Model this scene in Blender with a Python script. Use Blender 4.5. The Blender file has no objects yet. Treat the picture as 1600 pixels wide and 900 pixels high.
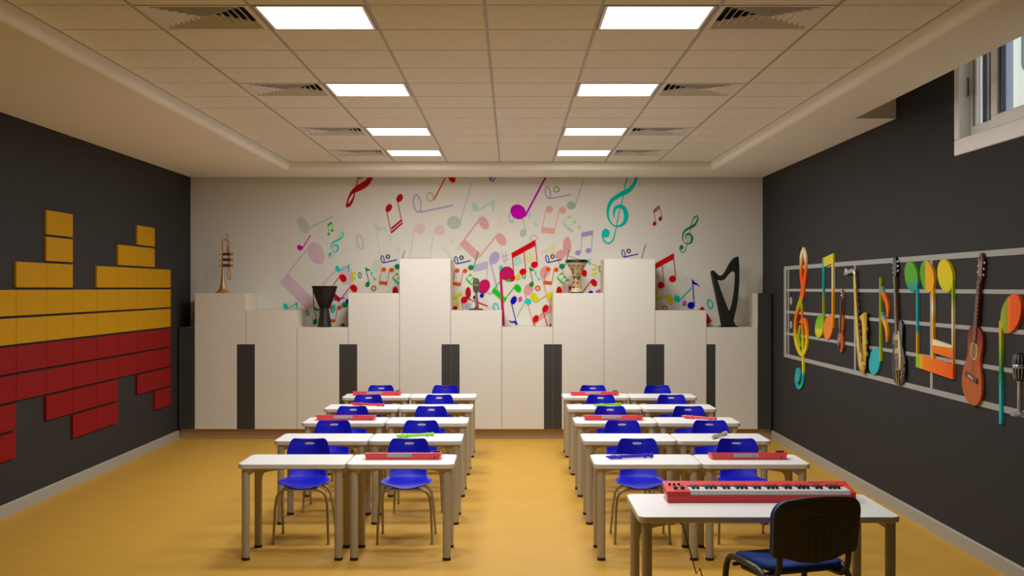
import bpy, bmesh, math, random
from mathutils import Vector, Matrix
random.seed(7)
PI = math.pi
SC = bpy.context.scene
COL = SC.collection

# ------------------------------------------------------------------ helpers
def lin(c):
    c /= 255.0
    return c / 12.92 if c <= 0.04045 else ((c + 0.055) / 1.055) ** 2.4
def rgb(r, g, b):
    return (lin(r), lin(g), lin(b), 1.0)

MATS = {}
def mat(name, col, rough=0.5, metal=0.0, spec=0.5, bump=None, mottle=None, emit=None, coat=0.0):
    if name in MATS:
        return MATS[name]
    m = bpy.data.materials.new(name)
    m.use_nodes = True
    nt = m.node_tree
    b = nt.nodes['Principled BSDF']
    b.inputs['Base Color'].default_value = col
    b.inputs['Roughness'].default_value = rough
    b.inputs['Metallic'].default_value = metal
    b.inputs['Specular IOR Level'].default_value = spec
    b.inputs['Coat Weight'].default_value = coat
    tc = nt.nodes.new('ShaderNodeTexCoord')
    if bump:
        n = nt.nodes.new('ShaderNodeTexNoise')
        n.inputs['Scale'].default_value = bump[0]
        n.inputs['Detail'].default_value = 3
        nt.links.new(tc.outputs['Object'], n.inputs['Vector'])
        bp = nt.nodes.new('ShaderNodeBump')
        bp.inputs['Strength'].default_value = bump[1]
        bp.inputs['Distance'].default_value = bump[2]
        nt.links.new(n.outputs['Fac'], bp.inputs['Height'])
        nt.links.new(bp.outputs['Normal'], b.inputs['Normal'])
    if mottle:
        n = nt.nodes.new('ShaderNodeTexNoise')
        n.inputs['Scale'].default_value = mottle[0]
        n.inputs['Detail'].default_value = 4
        nt.links.new(tc.outputs['Object'], n.inputs['Vector'])
        r = nt.nodes.new('ShaderNodeValToRGB')
        r.color_ramp.elements[0].position = 0.3
        r.color_ramp.elements[1].position = 0.7
        f = mottle[1]
        r.color_ramp.elements[0].color = (col[0]*(1-f), col[1]*(1-f), col[2]*(1-f), 1)
        r.color_ramp.elements[1].color = (min(1, col[0]*(1+f)), min(1, col[1]*(1+f)), min(1, col[2]*(1+f)), 1)
        nt.links.new(n.outputs['Fac'], r.inputs['Fac'])
        nt.links.new(r.outputs['Color'], b.inputs['Base Color'])
    if emit:
        b.inputs['Emission Color'].default_value = emit[0]
        b.inputs['Emission Strength'].default_value = emit[1]
    MATS[name] = m
    return m

def grad_mat(name, stops, lo, hi, axis='Z', twist=0.0, rough=0.45):
    """printed colour bands running along a direction of the panel"""
    m = bpy.data.materials.new(name)
    m.use_nodes = True
    nt = m.node_tree
    b = nt.nodes['Principled BSDF']
    b.inputs['Roughness'].default_value = rough
    b.inputs['Specular IOR Level'].default_value = 0.12
    g = nt.nodes.new('ShaderNodeNewGeometry')
    s = nt.nodes.new('ShaderNodeSeparateXYZ')
    nt.links.new(g.outputs['Position'], s.inputs[0])
    mul = nt.nodes.new('ShaderNodeMath'); mul.operation = 'MULTIPLY_ADD'
    mul.inputs[1].default_value = twist
    nt.links.new(s.outputs['Y' if axis == 'Z' else 'Z'], mul.inputs[0])
    nt.links.new(s.outputs[axis], mul.inputs[2])
    mr = nt.nodes.new('ShaderNodeMapRange')
    mr.inputs['From Min'].default_value = lo
    mr.inputs['From Max'].default_value = hi
    nt.links.new(mul.outputs[0], mr.inputs['Value'])
    r = nt.nodes.new('ShaderNodeValToRGB')
    els = r.color_ramp.elements
    els[0].position, els[0].color = stops[0]
    els[1].position, els[1].color = stops[-1]
    for p, c in stops[1:-1]:
        e = els.new(p); e.color = c
    nt.links.new(mr.outputs[0], r.inputs['Fac'])
    nt.links.new(r.outputs['Color'], b.inputs['Base Color'])
    return m

class MB:
    def __init__(self):
        self.bm = bmesh.new()
        self.mi = 0
    def _f(self, vs):
        try:
            f = self.bm.faces.new(vs)
            f.material_index = self.mi
            return f
        except ValueError:
            return None
    def box(self, x0, x1, y0, y1, z0, z1):
        v = [self.bm.verts.new((x, y, z)) for x in (x0, x1) for y in (y0, y1) for z in (z0, z1)]
        for q in ((0,1,3,2),(4,6,7,5),(0,4,5,1),(2,3,7,6),(0,2,6,4),(1,5,7,3)):
            self._f([v[i] for i in q])
        return self
    def obox(self, c, ax, ay, az):
        c = Vector(c); ax = Vector(ax); ay = Vector(ay); az = Vector(az)
        v = [self.bm.verts.new(c + ax*i + ay*j + az*k) for i in (-1,1) for j in (-1,1) for k in (-1,1)]
        for q in ((0,1,3,2),(4,6,7,5),(0,4,5,1),(2,3,7,6),(0,2,6,4),(1,5,7,3)):
            self._f([v[i] for i in q])
        return self
    def prism(self, pts, off):
        off = Vector(off)
        a = [self.bm.verts.new(Vector(p)) for p in pts]
        b = [self.bm.verts.new(Vector(p) + off) for p in pts]
        self._f(a); self._f(list(reversed(b)))
        n = len(a)
        for i in range(n):
            j = (i + 1) % n
            self._f([a[i], b[i], b[j], a[j]])
        return self
    def face(self, pts):
        self._f([self.bm.verts.new(Vector(p)) for p in pts])
        return self
    def strip(self, L, R, off=None):
        a = [self.bm.verts.new(Vector(p)) for p in L]
        b = [self.bm.verts.new(Vector(p)) for p in R]
        for i in range(len(a) - 1):
            self._f([a[i], b[i], b[i+1], a[i+1]])
        if off:
            off = Vector(off)
            c = [self.bm.verts.new(Vector(p) + off) for p in L]
            d = [self.bm.verts.new(Vector(p) + off) for p in R]
            for i in range(len(a) - 1):
                self._f([c[i], c[i+1], d[i+1], d[i]])
                self._f([a[i], a[i+1], c[i+1], c[i]])
                self._f([b[i], d[i], d[i+1], b[i+1]])
            self._f([a[0], c[0], d[0], b[0]]); self._f([a[-1], b[-1], d[-1], c[-1]])
        return self
    def lathe(self, prof, seg=24, c=(0,0,0), caps=True, wob=None):
        rings = []
        for r, z in prof:
            ring = []
            for k in range(seg):
                a = 2*PI*k/seg
                rr = r * (1 + (wob(k, z) if wob else 0))
                ring.append(self.bm.verts.new((c[0]+rr*math.cos(a), c[1]+rr*math.sin(a), c[2]+z)))
            rings.append(ring)
        for i in range(len(rings)-1):
            for k in range(seg):
                j = (k+1) % seg
                self._f([rings[i][k], rings[i][j], rings[i+1][j], rings[i+1][k]])
        if caps:
            self._f(list(reversed(rings[0]))); self._f(rings[-1])
        return self
    def tube(self, pts, r, seg=10, caps=True, flat=None, closed=False):
        pts = [Vector(p) for p in pts]
        n = len(pts)
        rs = r if isinstance(r, (list, tuple)) else [r]*n
        rings = []
        up = None
        for i, p in enumerate(pts):
            if closed:
                t = pts[(i+1) % n] - pts[i-1]
            else:
                t = (pts[min(i+1, n-1)] - pts[max(i-1, 0)])
            t.normalize()
            if up is None:
                ref = Vector((0,0,1)) if abs(t.z) < 0.9 else Vector((0,1,0))
                up = (ref - t*ref.dot(t)).normalized()
            else:
                up = (up - t*up.dot(t))
                if up.length < 1e-6:
                    up = Vector((1,0,0))
                up.normalize()
            s = t.cross(up)
            ring = []
            for k in range(seg):
                a = 2*PI*k/seg
                o = (up*math.cos(a) + s*math.sin(a))*rs[i]
                if flat:
                    o = Vector((o.x*flat[0], o.y*flat[1], o.z*flat[2]))
                ring.append(self.bm.verts.new(p + o))
            rings.append(ring)
        m = n if closed else n-1
        for i in range(m):
            A = rings[i]; B = rings[(i+1) % n]
            for k in range(seg):
                j = (k+1) % seg
                self._f([A[k], A[j], B[j], B[k]])
        if caps and not closed:
            self._f(list(reversed(rings[0]))); self._f(rings[-1])
        return self
    def build(self, name, mats, parent=None, smooth=False, bevel=0, seg=2, subsurf=0, solid=0, loc=None):
        bmesh.ops.recalc_face_normals(self.bm, faces=self.bm.faces[:])
        me = bpy.data.meshes.new(name)
        self.bm.to_mesh(me); self.bm.free()
        if not isinstance(mats, (list, tuple)):
            mats = [mats]
        for m in mats:
            me.materials.append(m)
        if smooth:
            me.polygons.foreach_set('use_smooth', [True]*len(me.polygons))
            try:
                me.set_sharp_from_angle(angle=math.radians(50))
            except Exception:
                pass
        o = bpy.data.objects.new(name, me)
        COL.objects.link(o)
        if parent:
            o.parent = parent
        if loc:
            o.location = loc
        if solid:
            md = o.modifiers.new('Solidify', 'SOLIDIFY'); md.thickness = solid; md.offset = 0
        if subsurf:
            md = o.modifiers.new('Subdivision', 'SUBSURF'); md.levels = subsurf; md.render_levels = subsurf
        if bevel:
            md = o.modifiers.new('Bevel', 'BEVEL'); md.width = bevel; md.segments = seg; md.limit_method = 'ANGLE'; md.angle_limit = math.radians(40)
        return o

def tag(o, label=None, cat=None, group=None, kind=None):
    if label: o['label'] = label
    if cat: o['category'] = cat
    if group: o['group'] = group
    if kind: o['kind'] = kind
    return o
def thing(name, label, cat, loc=(0,0,0), rot=(0,0,0), group=None):
    o = bpy.data.objects.new(name, None)
    o.empty_display_size = 0.1
    COL.objects.link(o)
    o.location = loc; o.rotation_euler = rot
    return tag(o, label, cat, group)
def struct(o):
    o['kind'] = 'structure'
    return o
def copy_tree(o, parent=None):
    c = o.copy(); COL.objects.link(c)
    if parent: c.parent = parent
    for ch in list(o.children):
        copy_tree(ch, c)
    return c

def catmull(pts, n=6):
    """smooth a list of tuples (any dimension)"""
    out = []
    P = [pts[0]] + list(pts) + [pts[-1]]
    for i in range(1, len(P)-2):
        p0, p1, p2, p3 = P[i-1], P[i], P[i+1], P[i+2]
        for k in range(n):
            t = k/n
            out.append(tuple(0.5*((2*b) + (-a+c)*t + (2*a-5*b+4*c-d)*t*t + (-a+3*b-3*c+d)*t**3)
                             for a, b, c, d in zip(p0, p1, p2, p3)))
    out.append(tuple(pts[-1]))
    return out
def ribbon2d(pw, n=6):
    """pw: (x, y, width) -> two smoothed edges"""
    s = catmull(pw, n)
    L, R = [], []
    for i, (x, y, w) in enumerate(s):
        a = s[max(i-1, 0)]; b = s[min(i+1, len(s)-1)]
        tx, ty = b[0]-a[0], b[1]-a[1]
        l = math.hypot(tx, ty) or 1
        nx, ny = -ty/l, tx/l
        L.append((x+nx*w/2, y+ny*w/2)); R.append((x-nx*w/2, y-ny*w/2))
    return L, R
def ell2d(cx, cy, rx, ry, ang=0, n=28):
    a = math.radians(ang); c, s = math.cos(a), math.sin(a)
    return [(cx + rx*math.cos(t)*c - ry*math.sin(t)*s, cy + rx*math.cos(t)*s + ry*math.sin(t)*c)
            for t in (2*PI*k/n for k in range(n))]
def rrect2d(x0, x1, y0, y1, r, n=5):
    out = []
    for cx, cy, a0 in ((x1-r, y1-r, 0), (x0+r, y1-r, 90), (x0+r, y0+r, 180), (x1-r, y0+r, 270)):
        for k in range(n+1):
            a = math.radians(a0 + 90*k/n)
            out.append((cx+r*math.cos(a), cy+r*math.sin(a)))
    return out

# ------------------------------------------------------------------ the survey of the room (metres)
F = 1933.0                # focal length in photo pixels
EYE = 2.0                 # camera height
XL, XR = -4.43, 3.455     # side walls
LAMP_W, LAMP_SPREAD = 39.0, 178.0
YB, YN = 17.05, -1.9      # back wall, wall behind the camera
ZS, ZT = 3.525, 3.633     # soffit, tiled ceiling
TX0, TILE, TY1 = -2.878, 0.680, 15.98
TX1 = TX0 + 8*TILE
SLOT_X, SLOT_Y, SLOT_Z = 3.086, 11.13, 4.3
def back_wall(px, py, y=YB):      # photo measurement -> point of the back wall
    return ((px-800)*y/F, y, EYE-(py-450)*y/F)
def right_wall(px, py, t=0.0):    # photo measurement -> point on a panel t proud of the right wall
    k = (XR-t)/(px-800)
    return (XR-t, F*k, EYE+(450-py)*k)

# ------------------------------------------------------------------ materials
M_wallw = mat('white_wall_paint', (0.72, 0.685, 0.615, 1), 0.75, bump=(60, 0.05, 0.005))
M_dark = mat('charcoal_wall_plaster', rgb(42, 41, 41), 0.75, spec=0.3, bump=(95, 0.55, 0.012))
M_floor = mat('ochre_linoleum', rgb(200, 154, 62), 0.55, spec=0.15, mottle=(3.0, 0.035))
M_tile = mat('ceiling_tile_board', (0.88, 0.86, 0.80, 1), 0.9, spec=0.2, bump=(70, 0.5, 0.01), mottle=(45, 0.05))
M_gap = mat('ceiling_gap_shadow', (0.12, 0.10, 0.07, 1), 0.9)
M_tbar = mat('ceiling_grid_bar', (0.42, 0.40, 0.37, 1), 0.5)
M_soff = mat('soffit_plasterboard', (0.93, 0.91, 0.86, 1), 0.8)
M_base = mat('baseboard_grey', rgb(162, 157, 145), 0.5)
M_void = mat('dark_duct', (0.008, 0.008, 0.008, 1), 0.9)
M_vent = mat('vent_enamel', (0.82, 0.80, 0.76, 1), 0.5)
M_cab = mat('cabinet_white_laminate', (0.72, 0.68, 0.60, 1), 0.45)
M_cabside = mat('cabinet_cream_side', (0.70, 0.62, 0.48, 1), 0.5)
M_key = mat('cabinet_black_panel', rgb(54, 52, 49), 0.5)
M_plinth = mat('plinth_floor_reflection', rgb(190, 160, 122), 0.5)  # brown of the floor's reflection put into the plinth's base colour
M_top = mat('table_white_laminate', (0.86, 0.86, 0.85, 1), 0.35)
M_edge = mat('table_edge_band', rgb(212, 208, 200), 0.4)
M_leg = mat('table_grey_steel', rgb(176, 166, 144), 0.42, metal=0.05)
M_foot = mat('black_rubber', (0.01, 0.009, 0.008, 1), 0.5)
M_blue = mat('blue_plastic', rgb(14, 18, 194), 0.45, spec=0.3)
M_cleg = mat('chair_steel', rgb(170, 162, 148), 0.35, metal=0.4)
M_red = mat('red_plastic', rgb(224, 58, 62), 0.35)
M_wkey = mat('white_key', (0.80, 0.80, 0.80, 1), 0.25)
M_bkey = mat('black_key', (0.008, 0.008, 0.008, 1), 0.3)
M_silver = mat('silver_plate', rgb(176, 170, 168), 0.4, metal=0.3)
M_port = mat('black_port', (0.01, 0.01, 0.01, 1), 0.4)
M_steel = mat('port_steel', rgb(200, 200, 200), 0.3, metal=0.7)
M_cback = mat('chair_black_plastic', rgb(72, 70, 66), 0.5, spec=0.3)
M_cframe = mat('chair_black_tube', rgb(62, 58, 52), 0.4)
M_fabric = mat('blue_upholstery', rgb(10, 54, 128), 0.9, bump=(400, 0.3, 0.002))
M_brass = mat('aged_brass', rgb(198, 150, 94), 0.38, metal=0.45)
M_brassd = mat('dark_brass', rgb(110, 74, 48), 0.45, metal=0.6)
M_djem = mat('dark_drum_wood', rgb(30, 20, 18), 0.6, bump=(40, 0.4, 0.01))
M_djem2 = mat('dark_drum_foot', rgb(40, 27, 22), 0.55)
M_rope = mat('black_rope', rgb(14, 10, 10), 0.8)
M_harp = mat('harp_dark_green', rgb(27, 31, 22), 0.5, spec=0.3)
M_string = mat('harp_string', rgb(120, 112, 96), 0.4)
M_micg = mat('mic_grey_metal', rgb(150, 140, 126), 0.45, metal=0.6)
M_micd = mat('mic_dark_metal', rgb(86, 80, 70), 0.5, metal=0.5)
M_chrome = mat('chrome', rgb(215, 215, 215), 0.25, metal=0.7)
M_grill = mat('mic_grille_dark', rgb(40, 40, 40), 0.5)
M_staff = mat('staff_grey_paint', rgb(164, 163, 157), 0.6)
M_win = mat('window_white_pvc', (0.90, 0.89, 0.87, 1), 0.35)
M_track = mat('window_rubber_seal', rgb(70, 82, 96), 0.4)
M_yel = mat('yellow_panel', rgb(186, 136, 2), 0.7, spec=0.12, mottle=(9, 0.05))
M_rdp = mat('red_panel', rgb(134, 12, 16), 0.7, spec=0.12, mottle=(9, 0.05))

# ------------------------------------------------------------------ the room shell
m = MB(); m.box(XL-0.2, XR+0.2, YN-0.2, YB+0.2, -0.15, 0)
struct(m.build('floor', M_floor))
m = MB(); m.box(XL-0.2, XR+0.2, YB, YB+0.2, 0, 4.5)
struct(m.build('wall_back', M_wallw))
m = MB(); m.box(XL-0.2, XL, YN, YB, 0, 4.5)
struct(m.build('wall_left', M_dark))
m = MB(); m.box(XL-0.2, XR+0.2, YN-0.2, YN, 0, 4.5)
struct(m.build('wall_front', M_wallw))
WY0, WY1, WZ0, WZ1 = 6.05, 9.64, 3.026, 4.18         # window opening
m = MB()
m.box(XR, XR+0.25, YN, WY0, 0, 4.5); m.box(XR, XR+0.25, WY1, YB, 0, 4.5)
m.box(XR, XR+0.25, WY0, WY1, 0, WZ0); m.box(XR, XR+0.25, WY0, WY1, WZ1, 4.5)
struct(m.build('wall_right', M_dark))

# ceiling: plasterboard soffit round a recessed tray of tiles, curtain slot over the window
LIGHT_ROWS = (1, 4, 8, 12)
m = MB()
def soffit(x0, x1, y0, y1):
    m.box(x0, x1, y0, y1, ZS, 4.4)
LIP = 0.055
soffit(XL, TX0-LIP, YN, YB)
soffit(TX0-LIP, TX1+LIP, TY1+LIP, YB)
soffit(TX1+LIP, SLOT_X, YN, YB)
arc = [(LIP*(1-math.cos(math.radians(a))), LIP*(1-math.sin(math.radians(a)))) for a in range(0, 91, 15)]   # (out from the tray edge, up)
for d_, (ox, oy), l0, l1 in (((-1, 0), (TX0, 0), YN, TY1+LIP), ((1, 0), (TX1, 0), YN, TY1+LIP)):
    pr = [(ox+d_[0]*a, l0, ZS+u) for a, u in arc] + [(ox+d_[0]*LIP, l0, ZT+0.15), (ox, l0, ZT+0.15)]
    m.prism(pr, (0, l1-l0, 0))
m.prism([(TX0-LIP, TY1+a, ZS+u) for a, u in arc] + [(TX0-LIP, TY1+LIP, ZT+0.15), (TX0-LIP, TY1, ZT+0.15)], (TX1-TX0+2*LIP, 0, 0))
soffit(SLOT_X, XR, SLOT_Y, YB)
m.box(SLOT_X, XR, YN, SLOT_Y, SLOT_Z, 4.4)
m.mi = 1
m.box(TX0, TX1, YN, TY1, ZT+0.16, ZT+0.2)
m.mi = 2
for cx in range(8):
    for k in range(27):
        if k in LIGHT_ROWS and cx in (1, 2, 5, 6):
            continue
        y1 = TY1 - TILE*k; y0 = max(y1-TILE, YN)
        if y0 >= y1: continue
        m.box(TX0+TILE*cx+0.004, TX0+TILE*(cx+1)-0.004, y0+0.007, y1-0.007, ZT, ZT+0.03)
m.mi = 1
for k in range(0, 27):
    y = TY1 - TILE*k
    m.box(TX0, TX1, y-0.012, y+0.012, ZT+0.006, ZT+0.02)
m.mi = 3
for cx in range(0, 9):
    x = TX0 + TILE*cx
    m.box(x-0.0095, x+0.0095, YN, TY1, ZT-0.003, ZT+0.02)
struct(m.build('ceiling', [M_soff, M_gap, M_tile, M_tbar]))

m = MB(); m.prism([(XL, YN, 0), (XL+0.018, YN, 0), (XL+0.018, YN, 0.105), (XL+0.012, YN, 0.113), (XL, YN, 0.113)], (0, 16.5-YN, 0))
struct(m.build('baseboard_left', M_base))
m = MB(); m.prism([(XR, YN, 0), (XR-0.018, YN, 0), (XR-0.018, YN, 0.105), (XR-0.012, YN, 0.113), (XR, YN, 0.113)], (0, 16.5-YN, 0))
struct(m.build('baseboard_right', M_base))

# ------------------------------------------------------------------ ceiling lights and vents
def side_word(cx):
    return 'left' if cx < 4 else 'right'
M_lamp = mat('lamp_diffuser', (0.9, 0.9, 0.9, 1), 0.5, emit=((1.0, 0.97, 0.92, 1), 2.2))
ordn = {12: 'nearest', 8: 'second nearest', 4: 'second farthest', 1: 'farthest'}
lamp0 = None
for cx in (2, 5):
    for k in LIGHT_ROWS:
        x = TX0 + TILE*(cx+0.5); y = TY1 - TILE*(k+0.5)
        lb = 'square recessed ceiling light panel, %s in the %s row of lights' % (ordn[k], side_word(cx))
        if lamp0 is None:
            lamp0 = thing('ceiling_light', lb, 'ceiling light', (x, y, ZT), group='square ceiling light panels')
            h = TILE/2-0.016
            q = MB()
            q.box(-h, h, -h, -h+0.018, -0.003, 0.03); q.box(-h, h, h-0.018, h, -0.003, 0.03)
            q.box(-h, -h+0.018, -h, h, -0.003, 0.03); q.box(h-0.018, h, -h, h, -0.003, 0.03)
            q.build('frame', M_win, lamp0)
            q = MB(); q.box(-h+0.018, h-0.018, -h+0.018, h-0.018, 0.001, 0.02)
            q.build('diffuser', M_lamp, lamp0)
        else:
            o = copy_tree(lamp0); o.location = (x, y, ZT); o['label'] = lb
vent0 = None
for cx in (1, 6):
    for k in LIGHT_ROWS[:4]:
        x = TX0 + TILE*(cx+0.5); y = TY1 - TILE*(k+0.5)
        lb = 'square louvred ceiling air vent beside the %s light of the %s row' % (ordn[k], side_word(cx))
        if vent0 is None:
            vent0 = thing('ceiling_vent', lb, 'air vent', (x, y, ZT), group='square ceiling vents')
            h = TILE/2-0.009
            q = MB()
            for a, b in ((h, h-0.05),):
                q.box(-h, h, -h, -h+0.03, -0.002, 0.012); q.box(-h, h, h-0.03, h, -0.002, 0.012)
                q.box(-h, -h+0.03, -h+0.03, h-0.03, -0.002, 0.012); q.box(h-0.03, h, -h+0.03, h-0.03, -0.002, 0.012)
            q.build('frame', M_vent, vent0)
            q = MB()
            q.box(-h+0.02, h-0.02, -h+0.02, h-0.02, 0.10, 0.11)
            q.build('duct', M_void, vent0)
            for i in range(7):
                a = h-0.028-i*0.043; b = a-0.030
                q = MB()
                A = [(-a,-a), (a,-a), (a,a), (-a,a)]
                B = [(-b,-b), (b,-b), (b,b), (-b,b)]
                vs0 = [q.bm.verts.new((p[0], p[1], 0.0)) for p in A]
                vs1 = [q.bm.verts.new((p[0], p[1], 0.04)) for p in B]
                vs2 = [q.bm.verts.new((p[0]*(b-0.005)/b, p[1]*(b-0.005)/b, 0.04)) for p in B]
                vs3 = [q.bm.verts.new((p[0]*(a-0.005)/a, p[1]*(a-0.005)/a, 0.0)) for p in A]
                for S, T in ((vs0, vs1), (vs1, vs2), (vs2, vs3), (vs3, vs0)):
                    for j in range(4):
                        q._f([S[j], S[(j+1) % 4], T[(j+1) % 4], T[j]])
                q.build('louvre', M_vent, vent0)
        else:
            o = copy_tree(vent0); o.location = (x, y, ZT); o['label'] = lb

for cx in (2, 5):
    for k in LIGHT_ROWS:
        ld = bpy.data.lights.new('panel_lamp', 'AREA'); ld.shape = 'SQUARE'; ld.size = TILE-0.09
        ld.energy = LAMP_W*(0.9 if k == 12 else 1.0); ld.color = (0.985, 1.0, 0.99); ld.spread = math.radians(LAMP_SPREAD)
        lo = bpy.data.objects.new('panel_lamp', ld); COL.objects.link(lo)
        lo.location = (TX0+TILE*(cx+0.5), TY1-TILE*(k+0.5), ZT-0.001)

# ------------------------------------------------------------------ window and what stands outside
win = bpy.data.objects.new('window_1', None); COL.objects.link(win); win.location = (XR, 0, 0); win['kind'] = 'structure'
M_glass = bpy.data.materials.new('window_glass'); M_glass.use_nodes = True
gb = M_glass.node_tree.nodes['Principled BSDF']
gb.inputs['Transmission Weight'].default_value = 1.0; gb.inputs['Roughness'].default_value = 0.0
gb.inputs['IOR'].default_value = 1.1; gb.inputs['Base Color'].default_value = (0.93, 0.96, 0.97, 1)
q = MB()
fx0, fx1 = -0.012, 0.16
q.box(fx0, fx1, WY0, WY1, WZ0, WZ0+0.125); q.box(fx0, fx1, WY0, WY1, WZ1-0.1, WZ1)
q.box(fx0, fx1, WY1-0.11, WY1, WZ0+0.125, WZ1-0.1); q.box(fx0, fx1, WY0, WY0+0.11, WZ0+0.125, WZ1-0.1)
q.build('window_frame', M_win, win, bevel=0.008)
def sash(y0, y1, x0, x1, st, seals):
    zb, zt = WZ0+0.125, WZ1-0.1
    q = MB()
    q.box(x0, x1, y0, y1, zb, zb+0.09); q.box(x0, x1, y0, y1, zt-0.09, zt)
    q.box(x0, x1, y1-st, y1, zb+0.09, zt-0.09); q.box(x0, x1, y0, y0+st, zb+0.09, zt-0.09)
    s = q.build('window_sash', M_win, win, bevel=0.006)
    q = MB()
    for k in range(2 if st < 0.12 else 0):
        yy = y1-st*0.55-0.03*k if st > 0.12 else y1-st-0.012-0.03*k
        q.box(x0+0.012, x1-0.012, yy-0.012, yy, zb+0.09, zt-0.09)
    if st > 0.12:
        for k in range(2):
            q.box(x0-0.003, x0+0.02, y1-st*0.5-0.03*k, y1-st*0.5-0.03*k+0.012, zb+0.09, zt-0.09)
    q.build('seal', M_track, s)
    q = MB(); xm = (x0+x1)/2
    q.box(xm-0.003, xm+0.003, y0+st, y1-st, zb+0.09, zt-0.09)
    q.build('pane', M_glass, s)
    return s
sash(7.70, 9.525, 0.075, 0.125, 0.125, 2)
s2 = sash(6.2, 8.93, 0.0, 0.06, 0.11, 2)
q = MB(); q.tube([(0.05, 9.53, 3.48), (0.05, 9.505, 3.48), (0.05, 9.505, 3.615), (0.05, 9.53, 3.615)], 0.006, 8)
q.build('window_handle', M_track, win)

M_b1 = mat('pale_render', rgb(226, 226, 206), 0.8)
M_b2 = mat('blue_grey_render', rgb(120, 126, 140), 0.8)
M_b3 = mat('brown_brick', rgb(92, 80, 72), 0.9, mottle=(2, 0.15))
M_pave = mat('outdoor_paving', rgb(150, 150, 145), 0.9)
def house(name, label, x0, x1, y0, y1, h, mt, wins):
    t = thing(name, label, 'building', ((x0+x1)/2, (y0+y1)/2, -0.15))
    cx, cy = (x0+x1)/2, (y0+y1)/2
    q = MB(); q.box(x0-cx, x1-cx, y0-cy, y1-cy, 0, h); q.build('wall', mt, t)
    q = MB(); q.box(x0-cx-0.15, x1-cx+0.15, y0-cy-0.15, y1-cy+0.15, h, h+0.2); q.build('roof', M_b3, t)
    for wy, wz in wins:
        q = MB(); q.prism([(x0-cx-0.03, p[0]-cy, p[1]) for p in rrect2d(wy-0.5, wy+0.5, wz-0.6, wz+0.6, 0.15)], (0.05, 0, 0))
        q.build('house_window', M_track, t)
house('neighbour_house', 'pale cream building seen through the open right sash of the window', 7.4, 11.5, 6.0, 18.25, 9.5, M_b1, [(17.4, 5.87), (14.5, 5.87), (11.5, 5.87)])
house('grey_house', 'blue-grey building beyond the pale one outside the window', 8.6, 12.5, 20.4, 21.95, 9.0, M_b2, [])
house('brick_house', 'dark brown building farthest outside the window, seen in the left sash', 8.6, 13.0, 22.3, 33.0, 9.0, M_b3, [])
m = MB(); m.box(XR+0.25, 16, 0, 36, -0.3, -0.15)
struct(m.build('ground', M_pave))

# ------------------------------------------------------------------ mural on the back wall
class Mural:
    def __init__(self):
        self.b = MB(); self.mats = []; self.idx = {}; self.layer = 0
    def begin(self, c, a=1.0):
        w = (0.72, 0.685, 0.615)
        key = (c, a)
        if key not in self.idx:
            base = rgb(*c)
            a = min(1.0, a*1.35) if a < 0.5 else a
            col = tuple(w[i]*(1-a) + base[i]*a for i in range(3)) + (1,)
            self.idx[key] = len(self.mats)
            self.mats.append(mat('mural_ink_%d' % len(self.mats), col, 0.8, spec=0.1))
        self.b.mi = self.idx[key]
        self.layer += 1
        self.y = YB - 0.0006 - 0.0001*self.layer
        return self
    def P(self, x, y):
        return ((x-800)*YB/F, self.y, EYE-(y-450)*YB/F)
    def poly(self, pts):
        self.y -= 1.2e-5
        self.b.face([self.P(*p) for p in pts]); return self
    def head(self, cx, cy, rx, ry, ang=0):
        return self.poly(ell2d(cx, cy, rx, ry, ang))
    def ring(self, cx, cy, rx, ry, ang, w, thick=1.0):
        self.y -= 1.2e-5
        o = ell2d(cx, cy, rx, ry, ang); i = ell2d(cx, cy, max(rx-w*thick, 0.4), max(ry-w, 0.4), ang)
        o.append(o[0]); i.append(i[0])
        self.b.strip([self.P(*p) for p in o], [self.P(*p) for p in i]); return self
    def line(self, x1, y1, x2, y2, w):
        l = math.hypot(x2-x1, y2-y1); nx, ny = -(y2-y1)/l*w/2, (x2-x1)/l*w/2
        return self.poly([(x1+nx, y1+ny), (x2+nx, y2+ny), (x2-nx, y2-ny), (x1-nx, y1-ny)])
    def rib(self, pw, n=6):
        self.y -= 1.2e-5
        L, R = ribbon2d(pw, n)
        n_ = len(L); y0 = self.y
        A, B = [], []
        for i, (l, r) in enumerate(zip(L, R)):
            self.y = y0 - 7e-5*i/n_
            A.append(self.P(*l)); B.append(self.P(*r))
        self.b.strip(A, B); return self
CLEF = [(716,790,16),(706,815,9),(714,845,9),(737,861,9),(762,843,8),(776,800,6),(800,690,5),(822,610,5),(836,540,7),(848,507,9),(870,477,13),(893,466,10),(900,490,13),(886,535,17),(852,574,26),(800,600,24),(757,632,20),(738,680,15),(742,728,10),(766,762,8),(797,768,12),(828,748,20),(838,708,26),(826,672,22),(805,660,20),(780,668,16),(770,695,11),(772,722,3)]
def mclef(M, ox, oy, s, rot=0, mirror=False):
    a = math.radians(rot); c, sn = math.cos(a), math.sin(a)
    out = []
    for x, y, w in CLEF:
        dx, dy = (x-800)*s, (y-690)*s
        if mirror: dy = -dy
        out.append((ox+dx*c-dy*sn, oy+dx*sn+dy*c, w*s))
    M.rib(out)
    x, y = (725-800)*s, (805-690)*s
    if mirror: y = -y
    M.head(ox+x*c-y*sn, oy+x*sn+y*c, 21*s, 25*s)
RED=(206,4,10); DRED=(178,14,28); TEAL=(0,196,180); CYAN=(14,204,192); MAG=(196,0,176); GRN=(20,196,20); DGRN=(18,132,78); FGRN=(16,136,84)
NAVY=(14,8,176); BLK=(10,10,10); ORG=(216,84,28); BORG=(200,112,34); CRIM=(188,20,92); YEL=(214,206,0); LAV=(140,128,200); PINK=(214,70,80)
U = Mural()
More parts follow.
